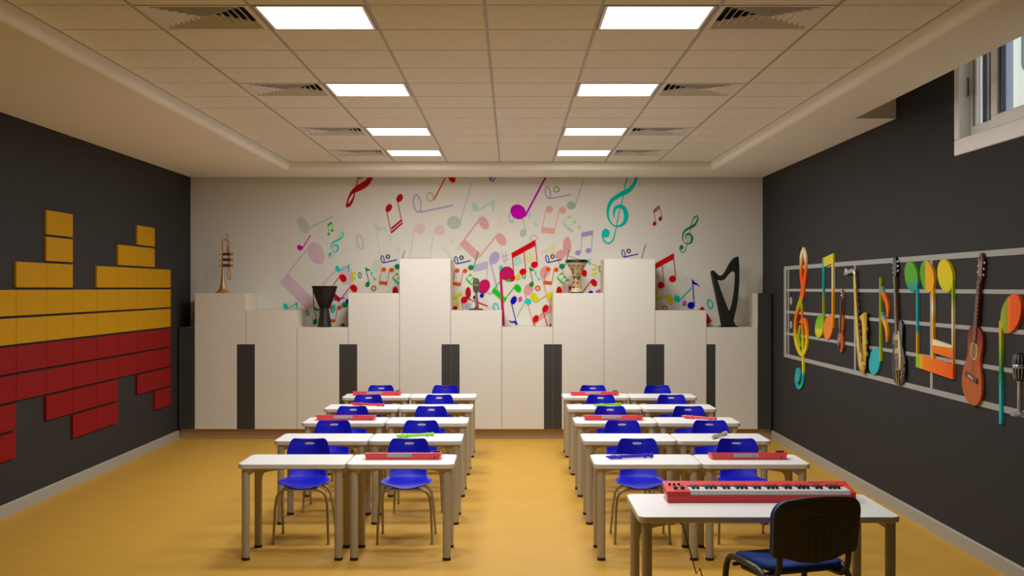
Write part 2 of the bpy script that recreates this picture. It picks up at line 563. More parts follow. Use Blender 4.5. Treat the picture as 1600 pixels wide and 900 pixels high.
# faded background layer
U.begin((90,170,150), 0.28).head(474,352,8,14,-28).line(480,358,521,338,2.5)
U.begin((190,70,170), 0.26).head(494,396,12,18,-25).line(483,386,447,430,2.6).poly([(450,427),(437,441),(482,486),(494,472)])
U.begin((190,70,170), 0.22).line(503,446,527,420,2.6).head(541,431,12,16,-25)
U.begin((90,140,110), 0.22).ring(562.5,378,6,12.5,-12,3)
U.begin((100,160,120), 0.16).head(589,416,8,11,10).line(596,410,586,350,1.4).rib([(586,350,5),(592,358,5),(600,356,3),(605,362,1)])
U.begin((60,200,180), 0.14).head(609,372,3,7).head(622,391,5,4,-20)
U.begin((210,90,90), 0.18).head(656,357.5,8.5,8,0).head(687,359.5,8.5,8,0).line(648,357,640,404,1.6).line(679,360,671,404,1.6).poly([(640,401),(672,403),(671,406),(639,405)])
U.begin(LAV, 0.45).ring(652,318,7,15,-8,3,0.8).line(656,331.5,708,321,3)
U.begin((120,112,80), 0.28).ring(672,308,6,8,0,2.4)
U.begin((90,150,110), 0.3).head(709.5,348,11,10.2).line(719,347,737.5,284,1.6)
U.begin((60,200,90), 0.12).rib([(692,386,5),(703,400,5),(712,408,4)]).head(706,376,4,3.5,30).head(717,388,4,3.5,30)
U.begin(CYAN, 0.34).head(742.5,324,5,8,-28).line(746,329.5,771,314,2).poly([(773,311),(768,318),(770,331),(772,331),(772,320)])
U.begin(PINK, 0.5).head(756,348.5,7,11,-30).head(783,374,7,11,-30).line(749,343,725,375,2.4).line(776,368,752,398,2.4).poly([(726,373),(717,382),(744,407),(753,399)])
U.begin(YEL, 0.13).poly([(778,335),(790,332),(789,339),(782,341),(781,346),(790,348),(788,353),(780,354)])
U.begin(YEL, 0.07).head(543,366,5,4).head(540,392,6,5)
U.begin(FGRN, 0.3).ring(799,340,4.2,8.8,-8,2)
U.begin(FGRN, 0.28).head(817.5,364,5,7,20).line(822,361,815,334,1.3)
U.begin(CYAN, 0.3).head(828,336.5,2.2,4.5,0).head(837,350,4,2.4,40)
U.begin((150,110,80), 0.3).ring(834,372,6.5,5,0,1.6)
U.begin(LAV, 0.75).ring(856,301,4.8,9.8,-12,1.9,0.9).line(858,310.6,892,304,1.9)
U.begin((96,86,40), 0.6).ring(869.5,296,5,5.2,0,1.8,1.3)
U.begin(DGRN, 0.35).head(892.5,321,7,6.3).line(899,320,911.5,281,1.5)
U.begin((226,110,90), 0.42).head(858.5,327,5.8,5.2).head(879,328.5,5.8,5.2).line(853.5,328,847,356,1.3).line(873.5,329,867,357,1.3).poly([(847,355),(867.5,357),(866.5,365.5),(845.5,363.5)])
U.begin(GRN, 0.3).rib([(880,348,3.5),(888,357,3.5),(895,362,4)]).head(890,339,2.8,2.4,30).head(898,347,2.8,2.4,30).head(905,355,2.8,2.4,30).line(881,346,889,338,1).line(889,354,897,346,1)
U.begin(PINK, 0.42).head(886,384,6.5,14,0).head(876,398,9,7,-35).line(886,399,938,417,1.6).line(870,402,886,440,1.8)
U.begin(YEL, 0.3).poly([(843,396),(868,380),(866,396),(861,404),(858,393)])
U.begin(YEL, 0.32).head(828,403,7,8)
U.begin(CYAN, 0.3).head(808,408,8,7)
U.begin((170,60,160), 0.28).line(785,395,789,412,1.6).line(790,393,792,409,1.6).line(783,402,795,398,2).line(785,408,796,404,2)
U.begin(LAV, 0.85).head(903,395,4.6,4,-15).head(919.5,391.7,4.6,4,-15).line(907.5,394,909,363,1).line(924,391,926,360,1).poly([(908.5,363.5),(926.7,360),(926.4,367),(908.6,370.3)])
U.begin(LAV, 0.7).head(772.5,403,7.4,10.2,28).line(766,409,777.5,453,1.9)
U.begin(LAV, 0.4).poly([(740,414),(763,408),(762.5,419),(740,425)]).line(762,410,760,448,1).rib([(760,455,2),(766,459,3),(772,456,2)])
U.begin(PINK, 0.42).head(851,425,7,10,25).head(826,452,7,10,25).line(846,432,858,474,1.6).line(820,459,834,508,1.6).poly([(835,508),(836,498),(861,474),(862,486)]).head(881,452,4,9,10)
# solid layer
U.begin(DRED).rib([(580,272,8),(577,281,8),(569,289,10),(558,295,9),(550,301,5),(545,309,2.6),(542.5,317,2.4),(541,323.5,2)]).rib([(541,322.5,2),(544,321.5,5),(548.5,317,4.5),(552.4,309,2.6),(555,299,1.5),(558,285,1.5),(560,277,1.5)]).head(562,275,7,4.5)
U.begin(GRN).head(513.5,365.7,2.1,2.3,20).head(519.3,360,2.1,2.3,20).line(515.2,365,512,351.5,0.7).line(520.8,359,518,346,0.7).poly([(511.7,351),(518,345.6),(518.6,349.6),(512.3,354.6)])
U.begin(CYAN); mclef(U, 524.6, 385.6, 0.106, 4)
U.begin(MAG).head(468.7,387,4.8,3.9,32).line(472.4,389,485.2,367,1.4)
U.begin(DRED).head(607.5,325,4.6,6.8,28).head(624.5,309.6,4.6,6.8,28).line(603.7,328,611.6,365,1.1).line(620.7,312.5,628.6,349,1.1).poly([(611,356),(627.6,342),(628.2,345.2),(611.6,359.4)]).poly([(611.4,361.5),(628.6,346.8),(629.2,349.6),(611.8,364.9)])
U.begin(RED).head(706,278,5,8,-28).line(697.5,275,678,312,1.7)
U.begin(NAVY).ring(769,275,5.2,9,0,1.4).head(768,275,2.5,4.5)
U.begin(MAG).head(809.5,331,12.6,11,35).line(820,338.5,854,274,3)
U.begin(TEAL); mclef(U, 967.5, 331, 0.2865, -1)
U.begin((60,120,60)).head(932,275,3,2)
U.begin(DRED).head(1022.5,349.6,2.7,3.5,25).head(1031.6,341.8,2.7,3.5,25).line(1024.9,348,1020.7,329.5,0.7).line(1034,340,1029.8,321,0.7).poly([(1020.3,328.6),(1029.7,320.6),(1030,322.4),(1020.7,330.5)]).poly([(1021,331.2),(1030.4,323.6),(1030.7,325.6),(1021.3,333.2)])
U.begin(FGRN); mclef(U, 1075.6, 369.7, 0.1445, 0)
def cyan8(x, y):
    U.begin(CYAN).head(x, y, 3.2, 5, -25).line(x+3, y+4, x+18.4, y-6.3, 1.4).poly([(x+19, y-7), (x+15.5, y-4.2), (x+17.2, y+4.4), (x+18.3, y+4.4)])
cyan8(446.3, 478.7); cyan8(527.7, 419.7)
U.begin(RED).head(536.2,434.6,5,6.6,-30).line(532,430,521,445.5,1.5)
U.begin(RED).head(553.2,450.5,5,6.4,-30).line(549,446,533,467,1.5).poly([(524,459),(533.5,467),(529.5,472.4),(520,464)])
def sharp(x, y, c, s=1.0):
    U.begin(c).line(x-1.4*s, y-3.6*s, x-0.8*s, y+5*s, 0.9*s).line(x+1*s, y-5*s, x+1.6*s, y+3.6*s, 0.9*s).line(x-3*s, y-0.8*s, x+3.2*s, y-2.8*s, 1.4*s).line(x-2.8*s, y+2.6*s, x+3.4*s, y+0.6*s, 1.4*s)
U.begin(YEL).poly([(550,426),(556,424.5),(556,427.5),(553.4,428.2),(553.8,433),(556,432.6),(556,436),(550,438.6)])
U.begin(FGRN).ring(480.5,489,2.7,4.8,-10,1.4).ring(562.5,430,2.7,5,-10,1.4).ring(818.5,431,3,5,-8,1.4).ring(938.5,420.5,3.6,5.4,0,1.5)
U.begin(CYAN).head(520.5,482,4.4,7,10).head(500,487,2,4)
U.begin(ORG).head(518,480,3.6,3.4).head(530.5,480.5,3.6,3.4).line(527.4,481,524,502,0.9).poly([(515,498),(524,499),(523.4,504),(515,503.4)])
U.begin(DGRN).head(492.4,502.8,3.4,4.4,25).line(495,500,490.8,480,1).rib([(490.8,480,2.4),(493.5,483,2.4),(497,482.5,1)])
U.begin(NAVY).line(521,469.2,538.5,465.2,1.4).head(543,471,3,4)
U.begin(DGRN).head(539,476.2,5,4.4)
U.begin(DRED).head(535.5,509,3.6,3.4)
# the repeating small motif
def motif(x, y, e=True, pair=True, green=True, long=True):
    U.begin(NAVY).ring(x, y, 2.9, 6.3, -10, 1.3).line(x+1.5, y+5.6, x+22.6, y+0.7, 1.4)
    U.begin(BLK).ring(x+8.2, y-3.9, 3.3, 3.5, 0, 1.1, 1.6)
    if green: U.begin(DGRN).head(x+23, y+11.6, 4.5, 4.1)
    U.begin(DGRN).line(x+27.2, y+11, x+34.6, y-14.2, 1)
    if pair:
        U.begin(ORG).head(x+1.6, y+16, 3.6, 3.3).head(x+14, y+16.8, 3.6, 3.3).line(x-1.8, y+16.4, x-5, y+35, 0.9).line(x+10.6, y+17.2, x+7.4, y+36, 0.9).poly([(x-5.1, y+34), (x+7.8, y+35.4), (x+7, y+40.4), (x-6.1, y+39)])
    if e:
        U.begin(GRN).rib([(x+15.5, y+28.5, 2), (x+20, y+34, 2.2), (x+25.5, y+38.5, 2.2)]).line(x+15.8, y+28.4, x+21.5, y+22.6, 0.7).line(x+20.6, y+33.4, x+26.4, y+27.4, 0.7).line(x+25, y+38, x+31, y+32.4, 0.7).head(x+22.4, y+23, 2.1, 1.5, 40).head(x+27.3, y+28.2, 2.1, 1.5, 40).head(x+32, y+33, 2.1, 1.5, 40)
motif(598, 405); motif(712.8, 406.5); motif(855, 404.6); motif(974, 396, False, False, False)
for x, y in ((574.5, 444.3), (830.5, 444.2)):
    U.begin(DGRN).head(x, y, 3.3, 4.3, 25).line(x+2.6, y-2, x-3, y-26, 1).rib([(x-3, y-26, 2.6), (x-0.6, y-22.6, 3), (x+2, y-23, 2), (x+5, y-21.4, 0.6)])
    U.begin(CYAN).head(x+6.4, y-17.4, 1.3, 2.8).line(x+6.6, y-15, x+12, y-9, 0.8).poly([(x+9.6, y-9.6), (x+13.6, y-8.8), (x+11, y-5.6)])
    U.begin(BORG).ring(x+9.6, y+6, 4.3, 4.3, 0, 1.9, 1.3)
    U.begin(DRED).head(x+43, y+11.4, 4.3, 8)
U.begin(YEL).poly([(603,458),(607,454),(607,459)])
# centre cluster
U.begin(YEL).poly([(709,464),(722,454),(721,462),(716,463),(717.5,480),(714,480),(712.5,465),(709,468)])
U.begin(DRED).head(731.6,457.5,4.2,9)
U.begin(RED).head(725.5,468.5,5.4,5,-40).line(731,466.5,762.4,478.4,1.6).line(721.5,472,724.6,483,1.2).head(711.5,481,3.6,3)
U.begin(LAV, 0.7).head(731,478,5,5)
U.begin(YEL, 0.7).line(738,467,735.5,484,1.6)
U.begin(NAVY).head(742,464.6,2.8,2.8).head(752.8,462,3.2,2.9,-15).line(755.6,461,756,455,0.9)
U.begin(CRIM).head(756,447.6,9,11.6,28).line(744.5,452,747.4,484,2.1)
U.begin(CYAN).head(783,419,2.8,4.6).ring(775,479.5,4.6,6.6,-14,2,0.9)
U.begin(GRN).poly([(768,455.5),(773.6,450),(792,467),(787.5,472.5)]).line(770,453,783,437.6,1.5).line(786.6,470,804,448,1.5).head(809,450.3,4.8,6.6,-32)
U.begin(RED).poly([(799,395.5),(836.4,374.6),(836.8,383.6),(800.6,403.4)]).line(800.4,400,803.2,432,1.1).line(818.4,392,821.4,423,1.1).line(836.4,380,839.4,411,1.1).head(799.4,434.8,5.6,4.8,-25).head(817,424.6,5.6,4.8,-25).head(835,413.6,5.6,4.8,-25)
sharp(809, 433, YEL, 1.25)
U.begin(GRN).head(793.5,437,4,3)
U.begin(CRIM).head(791.5,427,11.2,10.4,-30).poly([(780.6,427),(783.8,427),(789,508.6),(784.6,508.6)])
U.begin(NAVY).head(802.6,469,4.4,6.6,26).line(798.8,472,807.4,507,1.2).rib([(807.6,507,4),(804,502.4,2.4),(800,503.4,2.4),(795.4,500.6,1)])
sharp(812.6, 467.6, MAG)
U.begin(CYAN).head(825,471,5.2,4.4,30).line(820.6,470.4,807.6,494.6,1)
U.begin(YEL).head(834.8,465,4.8,7.4,-28).line(839,470.6,862,456,1.5).poly([(864,453.4),(854.5,461),(858.5,473),(861,466)])
U.begin(RED).head(837,498,4.4,6,28).head(852,482,4.4,6.2,28).line(833.2,500,836,512,1.1).line(848.6,486,856,512,1.1).head(860,508,1.8,2)
U.begin(RED).head(912.6,426.6,4.4,5.4,-15).head(928,441.6,4.4,6,-30).line(924,438,910.6,456,1.4).poly([(888.6,449),(893,444),(893,457),(890,455)])
U.begin(NAVY).line(888,444,887.6,458,0.9).head(923,457.6,3.6,3.4)
sharp(934.5, 457, MAG, 1.2)
U.begin(YEL).poly([(925,419),(932.5,416.4),(932.5,419.6),(925,422.4)]).poly([(925,427),(932.5,424),(932.5,427),(925,430)])
U.begin(CYAN).poly([(918,408),(922,403),(921,414)]).line(921.6,403,921,415,1)
# right of the tallest cabinets
U.begin(RED).poly([(1016,416),(1052.4,395.6),(1052.8,404),(1016,424)]).line(1034,414,1037,440,1.1).line(1052,402,1055,431,1.1).head(1032.6,445.6,5.6,5,-30).head(1050.6,435.6,5.6,5,-30)
U.begin(YEL).head(1046.6,468,4.4,8,-14).line(1022,468,1043,462,2).poly([(1022,452),(1027,450),(1026,470),(1022,470)])
U.begin(BORG).ring(1038.5,481.5,4.4,4.4,0,1.8)
U.begin(CYAN).head(1057.6,466.6,4.6,5.8,-25).line(1062,468.5,1080,449,1.4).ring(1109,474.6,4.6,7.8,-14,2.2,0.9)
sharp(1069, 474, MAG)
U.begin(NAVY).head(1079.5,477,5.7,5.2,-25).line(1084.2,475,1081.4,437,1.3).rib([(1081.6,437,1.5),(1084,442,3.6),(1088,443.6,2.4),(1092.6,447.6,0.8)])
U.begin(RED).poly([(1097.6,478.4),(1112,501.6),(1100,509),(1086,488)])
bmesh.ops.bisect_plane(U.b.bm, geom=U.b.bm.verts[:]+U.b.bm.edges[:]+U.b.bm.faces[:], plane_co=(0,0,ZS-0.002), plane_no=(0,0,1), clear_outer=True)
mu = U.b.build('wall_mural', U.mats)
tag(mu, 'colourful printed mural of scattered music notes and clefs covering the white back wall', 'mural')

# ------------------------------------------------------------------ piano-key cabinets along the back wall
YC = 16.37
CW = 0.6775
tops = [1.932, 1.704, 1.479, 1.932, 2.385, 1.704, 1.479, 1.932, 2.385, 1.704, 1.479]
xs0 = (304-800)*YC/F
KZ = 1.255; KWD = 0.116; DB = 0.131
blk = {0:'R', 1:'L', 2:'R', 3:'L', 4:'R', 5:'L', 6:'R', 7:'L', 8:'R', 9:'L', 10:'L'}
cab_lab = ['white cabinet at the left end, trumpet on top', 'white cabinet between the trumpet cabinet and the drum cabinet, top empty',
 'low white cabinet carrying the dark djembe drum', 'white cabinet right of the djembe, stepping up to the tallest one',
 'tallest white cabinet on the left, between two mid-height ones', 'white cabinet carrying the small retro microphone',
 'low white cabinet in the middle with nothing on top', 'white cabinet carrying the carved goblet drum',
 'tallest white cabinet on the right, beside the goblet drum', 'white cabinet right of the tall right one, top empty',
 'low white cabinet at the right carrying the harp']
def cabinet(i, x0, w, top, label, side, dark=False):
    t = thing('cabinet', label, 'cabinet', (x0+w/2, YC, 0), group='piano key cabinets along the back wall')
    h = w/2-0.0005
    D = YB-0.016-YC
    q = MB()
    q.mi = 0; q.box(-h, h, 0.02, D, DB, top-0.004)
    q.build('body', M_cabside, t)
    q = MB(); q.box(-h, h, 0.10, D, 0, DB); q.build('plinth', M_plinth, t)
    g = 0.0022
    q = MB()
    zb, zt, a = DB+0.002, top, h-g
    if side == 'R':
        pts = [(-a,0,zb), (a-KWD,0,zb), (a-KWD,0,KZ), (a,0,KZ), (a,0,zt), (-a,0,zt)]; k0, k1 = a-KWD+0.001, a
    elif side == 'L':
        pts = [(-a+KWD,0,zb), (a,0,zb), (a,0,zt), (-a,0,zt), (-a,0,KZ), (-a+KWD,0,KZ)]; k0, k1 = -a, -a+KWD-0.001
    else:
        pts = [(-a,0,zb), (a,0,zb), (a,0,zt), (-a,0,zt)]
    q.prism(pts, (0, 0.0195, 0))
    d = q.build('door', M_key if dark else M_cab, t, bevel=0.002)
    if side in 'LR':
        q = MB(); q.box(k0, k1, 0.001, 0.019, zb, KZ-0.001)
        p = q.build('black_key_panel', M_key, d, bevel=0.0015)
        p['label'] = 'charcoal black key panel'
    return t
for i in range(11):
    cabinet(i, xs0+CW*i, CW, tops[i], cab_lab[i], blk[i])
x_end = xs0+CW*11
cabinet(11, XL+0.0185, xs0-XL-0.0185, 1.479, 'narrow charcoal filler cabinet in the left corner', 'N', True)
cabinet(12, x_end, XR-0.0185-x_end, 1.932, 'narrow charcoal filler cabinet in the right corner, beside the harp', 'N', True)

# ------------------------------------------------------------------ equalizer panels on the left wall
PW, PH = 0.7115, 0.252
cols = {0:[0,1,2,3,4,5,6], 1:[-2,-1,0,1,2,3,4,5], 2:[-1,0,1,2,3,4], 3:[0,1,2,3,4,5,6], 4:[1,2,3,4,5,6], 5:[-2,-1,0,1,2,3,4,5], 6:[0,1,2,3,4], 7:[1,2,3,4,5,6]}
ordc = ['first', 'second', 'third', 'fourth', 'fifth', 'sixth', 'seventh', 'eighth']
pan = {}
for c in range(8):
    for n, r in enumerate(cols[c]):
        y1 = 15.97-PW*c; zt = 2.235-PH*r
        red = r >= 3
        reds = [k for k in cols[c] if k >= 3]; yels = [k for k in cols[c] if k < 3]
        lst = reds if red else yels
        pos = lst.index(r)
        nm = 'red' if red else 'yellow'
        lb = '%s wall panel, %s from the top of the %s ones, in the %s column from the back wall' % (nm, ordc[pos], nm, ordc[c])
        cat = 'wall panel'
        if nm not in pan:
            q = MB(); q.box(0, 0.026, -PW+0.004, -0.004, -PH+0.022, 0)
            o = q.build('%s_wall_panel' % nm, M_rdp if red else M_yel, None, bevel=0.0025)
            pan[nm] = o
        else:
            o = pan[nm].copy(); COL.objects.link(o)
        o.location = (XL, y1, zt)
        tag(o, lb, cat, '%s panels of the equalizer wall' % nm)

# ------------------------------------------------------------------ painted staff and decorations on the right wall
def rw_ribbon(q, pw, t, n=6):
    L, R = ribbon2d(pw, n)
    n_ = len(L)
    tt_ = [t+0.003*i/n_ for i in range(n_)]
    q.strip([right_wall(x, y, a) for (x, y), a in zip(L, tt_)], [right_wall(x, y, a) for (x, y), a in zip(R, tt_)], (t-0.0002, 0, 0))
PROUD = [0]
def rw_prism(q, pts, t):
    PROUD[0] += 1; t += 0.0006*(PROUD[0] % 6)
    q.prism([right_wall(x, y, t) for x, y in pts], (t-0.0002, 0, 0))
st = thing('music_staff', 'pale grey five line music staff painted along the charcoal right wall', 'wall decoration', (XR, 11, 1.7))
for k, z in enumerate((2.25, 1.974, 1.70, 1.428, 1.15)):
    hh = 0.023 if k in (0, 4) else 0.016
    q = MB(); q.box(-0.004, 0, 4.8-11, 15.70-11, z-hh-1.7, z+hh-1.7); q.build('staff_line', M_staff, st)
for y0, y1 in ((15.56, 15.70), (15.42, 15.48), (12.42, 12.48), (10.15, 10.21)):
    q = MB(); q.box(-0.0046, -0.0002, y0-11, y1-11, 1.13-1.7, 2.27-1.7); q.build('bar_line', M_staff, st)
for z in (1.84, 1.545):
    q = MB(); q.prism([(-0.004, 15.31-11+a, z-1.7+b) for a, b in ell2d(0, 0, 0.062, 0.048)], (0.0038, 0, 0)); q.build('repeat_dot', M_staff, st)

O_=rgb(240,130,4); OR=rgb(240,90,2); LM=rgb(150,190,20); GR=rgb(90,170,40); TL=rgb(10,150,150); CY=rgb(40,180,190); YL=rgb(226,206,8); CR=rgb(240,226,180); AM=rgb(240,172,8); OL=rgb(150,150,10)
TH = 0.02
def wall_thing(name, label, px, py, cat='wall decoration', group=None):
    return thing(name, label, cat, right_wall(px, py), group=group)
def fin(q, name, mt, t, smooth=False):
    o = q.build(name, mt, None, smooth=smooth)
    o.data.transform(Matrix.Translation(-Vector(t.location)))
    o.parent = t
    return o
# treble clef
c = lambda x, y, w=None: (1225+x/3.673, 375+y/3.673) if w is None else (1225+x/3.673, 375+y/3.673, w/3.673)
t = wall_thing('treble_clef', 'orange, lime and teal treble clef cut-out at the far left of the wall staff', 1250, 500, group='music note cut-outs on the right wall')
mc = grad_mat('clef_print', [(0, CY), (0.10, TL), (0.14, YL), (0.34, YL), (0.42, O_), (0.52, OR), (0.6, LM), (0.66, OR), (0.8, OR), (0.86, O_), (0.93, CR), (1, CR)], 0.79, 2.5)
q = MB(); rw_ribbon(q, [c(92,490,13),c(84,530,11),(1225+82/3.673,375+575/3.673,9/3.673),c(92,612,7)], TH); fin(q, 'inner_curl', grad_mat('clef_inner', [(0, LM), (1, OL)], 1.3, 1.6), t)
q = MB(); rw_ribbon(q, [c(110,42,6),c(98,85,12),c(94,150,10),c(96,210,12),c(106,270,20),c(98,330,20),c(78,390,17),c(63,460,12),c(60,540,11),c(72,610,13),c(98,660,14),c(120,630,12),c(128,565,11),c(124,500,16),c(110,455,20),c(96,478,22)], TH)
fin(q, 'spiral', mc, t)
q = MB(); rw_ribbon(q, [c(110,42,6),c(118,85,15),c(123,150,11),c(118,210,14),c(108,265,18)], TH-0.004); fin(q, 'loop', mc, t)
q = MB(); rw_ribbon(q, [c(95,330,7),c(100,430,7),c(104,560,7),c(106,680,9),c(107,770,9),c(102,820,12),c(86,850,15),c(70,825,12),c(66,780,10),c(76,738,8)], TH-0.0015); fin(q, 'stem', mc, t)
q = MB(); rw_prism(q, [c(*p) for p in ell2d(77, 775, 13, 42)], TH+0.001); fin(q, 'bulb', grad_mat('clef_bulb', [(0, CY), (1, TL)], 0.9, 1.2), t)
# beamed pair
t = wall_thing('beamed_notes', 'pair of beamed note cut-outs, lime head and orange head, right of the treble clef', 1290, 460, group='music note cut-outs on the right wall')
q = MB(); rw_prism(q, [c(*p) for p in ell2d(202, 495, 24, 66, 6)], TH); fin(q, 'note_head', grad_mat('pair_head_a', [(0, LM), (0.35, YL), (0.45, LM), (1, GR)], 1.4, 1.75), t)
q = MB(); rw_prism(q, [c(*p) for p in ell2d(252, 502, 25, 68, 6)], TH); fin(q, 'note_head', mat('pair_head_b', O_, 0.45), t)
q = MB(); rw_prism(q, [c(220,110),c(227,108),c(227,500),c(220,500)], TH); fin(q, 'stem', grad_mat('pair_stem_a', [(0, LM), (0.4, OL), (0.55, TL), (1, CY)], 1.5, 2.4), t)
q = MB(); rw_prism(q, [c(273,85),c(280,80),c(280,505),c(273,505)], TH); fin(q, 'stem', grad_mat('pair_stem_b', [(0, O_), (0.5, AM), (0.6, CR), (1, YL)], 1.5, 2.4), t)
q = MB(); rw_prism(q, [c(222,104),c(282,76),c(282,130),c(222,157)], TH+0.001); fin(q, 'beam', mat('pair_beam', YL, 0.45), t)
# sixteenth note with two flags
c = lambda x, y, w=None: (1300+x/4.5, 400+y/4.5) if w is None else (1300+x/4.5, 400+y/4.5, w/4.5)
t = wall_thing('sixteenth_note', 'single double-flagged note cut-out with teal head, between saxophone and black guitar', 1375, 500, group='music note cut-outs on the right wall')
q = MB(); rw_prism(q, [c(*p) for p in ell2d(298, 740, 38, 95, 5)], TH); fin(q, 'note_head', grad_mat('six_head', [(0, CY), (0.5, CY), (0.55, TL), (1, rgb(20,150,110))], 2.9, 3.35, twist=0.13), t)
q = MB(); rw_prism(q, [c(331,150),c(343,148),c(343,740),c(331,740)], TH); fin(q, 'stem', grad_mat('six_stem', [(0, LM), (0.5, OL), (1, OL)], 1.3, 2.1), t)
q = MB(); rw_ribbon(q, [c(342,215,20),c(358,270,24),c(380,325,20),c(388,380,14),c(385,432,7)], TH); fin(q, 'flag', grad_mat('six_flag', [(0, O_), (0.6, OR), (0.8, TL), (1, LM)], 1.75, 2.05), t)
q = MB(); rw_ribbon(q, [c(342,395,20),c(356,440,24),c(374,490,18),c(383,550,13),c(382,605,7)], TH); fin(q, 'flag', grad_mat('six_flag_b', [(0, O_), (0.6, AM), (0.85, TL), (1, LM)], 1.5, 1.8), t)
# triple beamed group
c = lambda x, y: (1405+x/4.29, 395+y/4.29)
t = wall_thing('triple_beamed_notes', 'large upside-down three-note cut-out with orange beams, between the two guitars', 1460, 500, group='music note cut-outs on the right wall')
q = MB(); rw_prism(q, [c(*p) for p in ell2d(80, 160, 43, 104, -8)], TH); fin(q, 'note_head', grad_mat('tri_head_a', [(0, TL), (0.22, GR), (0.5, GR), (0.75, LM), (1, LM)], 3.05, 3.5, twist=0.1), t)
q = MB(); rw_prism(q, [c(*p) for p in ell2d(186, 158, 45, 106, -8)], TH); fin(q, 'note_head', grad_mat('tri_head_b', [(0, AM), (0.62, AM), (0.64, GR), (1, GR)], 10.08, 10.39, axis='Y'), t)
q = MB(); rw_prism(q, [c(*p) for p in ell2d(307, 154, 50, 110, -8)], TH); fin(q, 'note_head', grad_mat('tri_head_c', [(0, rgb(170,205,10)), (0.6, rgb(190,205,10)), (1, YL)], 1.95, 2.25, twist=0.02), t)
q = MB(); rw_prism(q, [c(113,180),c(121,180),c(121,690),c(113,690)], TH); fin(q, 'stem', grad_mat('tri_stem_a', [(0, AM), (0.24, AM), (0.28, CY), (0.8, CY), (1, TL)], 1.45, 2.1), t)
q = MB(); rw_prism(q, [c(216,180),c(228,180),c(228,712),c(216,712)], TH); fin(q, 'stem', grad_mat('tri_stem_b', [(0, AM), (0.45, AM), (0.6, CR), (0.75, AM), (1, YL)], 1.45, 2.1), t)
q = MB(); rw_prism(q, [c(351,180),c(360,180),c(360,845),c(351,845)], TH); fin(q, 'stem', grad_mat('tri_stem_c', [(0, O_), (0.4, CR), (0.6, CR), (0.75, LM), (1, LM)], 1.4, 2.1), t)
q = MB(); rw_prism(q, [c(111,700),c(124,678),c(360,752),c(360,850),c(111,765)], TH+0.001); fin(q, 'beam', grad_mat('tri_beam_a', [(0, OR), (0.7, O_), (0.78, AM), (0.82, LM), (1, LM)], 9.65, 10.6, axis='Y'), t)
q = MB(); rw_prism(q, [c(222,578),c(356,626),c(356,712),c(222,668)], TH+0.001); fin(q, 'beam', grad_mat('tri_beam_b', [(0, OR), (0.70, O_), (0.72, CR), (1, CR)], 1.42, 1.58), t)
# quarter note
c = lambda x, y: (1545+x/4.09, 450+y/4.09)
t = wall_thing('quarter_note', 'single note cut-out with long stem and orange head, right of the brown guitar', 1570, 550, group='music note cut-outs on the right wall')
q = MB(); rw_prism(q, [c(*p) for p in ell2d(140, 163, 62, 126, 12)], TH); fin(q, 'note_head', grad_mat('qtr_head', [(0, OR), (0.45, OR), (0.62, O_), (0.66, OL), (1, LM)], 8.33, 8.70, axis='Y'), t)
q = MB(); rw_prism(q, [c(65,210),c(80,210),c(80,868),c(65,868)], TH); fin(q, 'stem', grad_mat('qtr_stem', [(0, CY), (0.3, CY), (0.5, rgb(30,140,70)), (0.75, LM), (1, AM)], 1.08, 1.75), t)

# instruments hung on the right wall: local x runs along the wall, local z up the instrument, -y into the room
def outline(half):
    s = catmull(half, 6)
    return [(b, a) for a, b in s] + [(-b, a) for a, b in reversed(s)]
def wplate(q, pts, y0, y1):
    q.prism([(x, -y1, z) for x, z in pts], (0, y1-y0, 0))
M_gbody = grad_mat('guitar_sunburst', [(0, rgb(190,98,44)), (0.5, rgb(184,90,40)), (0.78, rgb(140,52,28)), (1, rgb(84,28,20))], 1.13, 1.75, rough=0.4)
M_gside = mat('guitar_side_wood', rgb(90, 40, 26), 0.35)
M_rose = mat('rosewood', rgb(84, 24, 22), 0.4)
M_fret = mat('fret_metal', rgb(190, 170, 150), 0.35, metal=0.5)
M_ivory = mat('ivory', rgb(214, 196, 140), 0.4)
M_hole = mat('sound_hole_tan', rgb(150, 120, 78), 0.6)
wp = right_wall(1521, 631)
t = thing('classical_guitar', 'reddish brown classical guitar hung on the right wall, leaning right', 'guitar', (XR-0.0046, wp[1], wp[2]), (0, math.radians(11.5), -PI/2))
body = [(0.0,0.0),(0.004,0.06),(0.03,0.13),(0.085,0.185),(0.15,0.2),(0.22,0.188),(0.29,0.152),(0.35,0.128),(0.41,0.132),(0.47,0.148),(0.53,0.142),(0.575,0.105),(0.595,0.05),(0.6,0.0)]
q = MB(); wplate(q, outline(body), 0.0, 0.022); b = q.build('body', M_gbody, t, smooth=True, bevel=0.004)
q = MB(); wplate(q, ell2d(0, 0.41, 0.07, 0.07), 0.022, 0.024); q.build('rosette', M_ivory, b)
q = MB(); wplate(q, ell2d(0, 0.41, 0.056, 0.056), 0.0235, 0.0252); q.build('sound_hole', M_hole, b)
q = MB(); wplate(q, [(-0.12,0.185),(0.12,0.185),(0.12,0.225),(-0.12,0.225)], 0.022, 0.031); b2 = q.build('bridge', M_rose, t, bevel=0.003)
q = MB(); wplate(q, [(-0.055,0.2),(0.055,0.2),(0.055,0.212),(-0.055,0.212)], 0.031, 0.034); q.build('saddle', M_ivory, b2)
q = MB(); wplate(q, [(-0.033,0.47),(0.033,0.47),(0.028,0.93),(-0.028,0.93)], 0.005, 0.028); nk = q.build('neck', M_rose, t, bevel=0.002)
q = MB()
for k in range(17):
    z = 0.93-0.46*(1-2**(-k/12))*1.55
    if z > 0.48: wplate(q, [(-0.031,z-0.003),(0.031,z-0.003),(0.031,z+0.003),(-0.031,z+0.003)], 0.028, 0.0295)
q.build('fret', M_fret, nk)
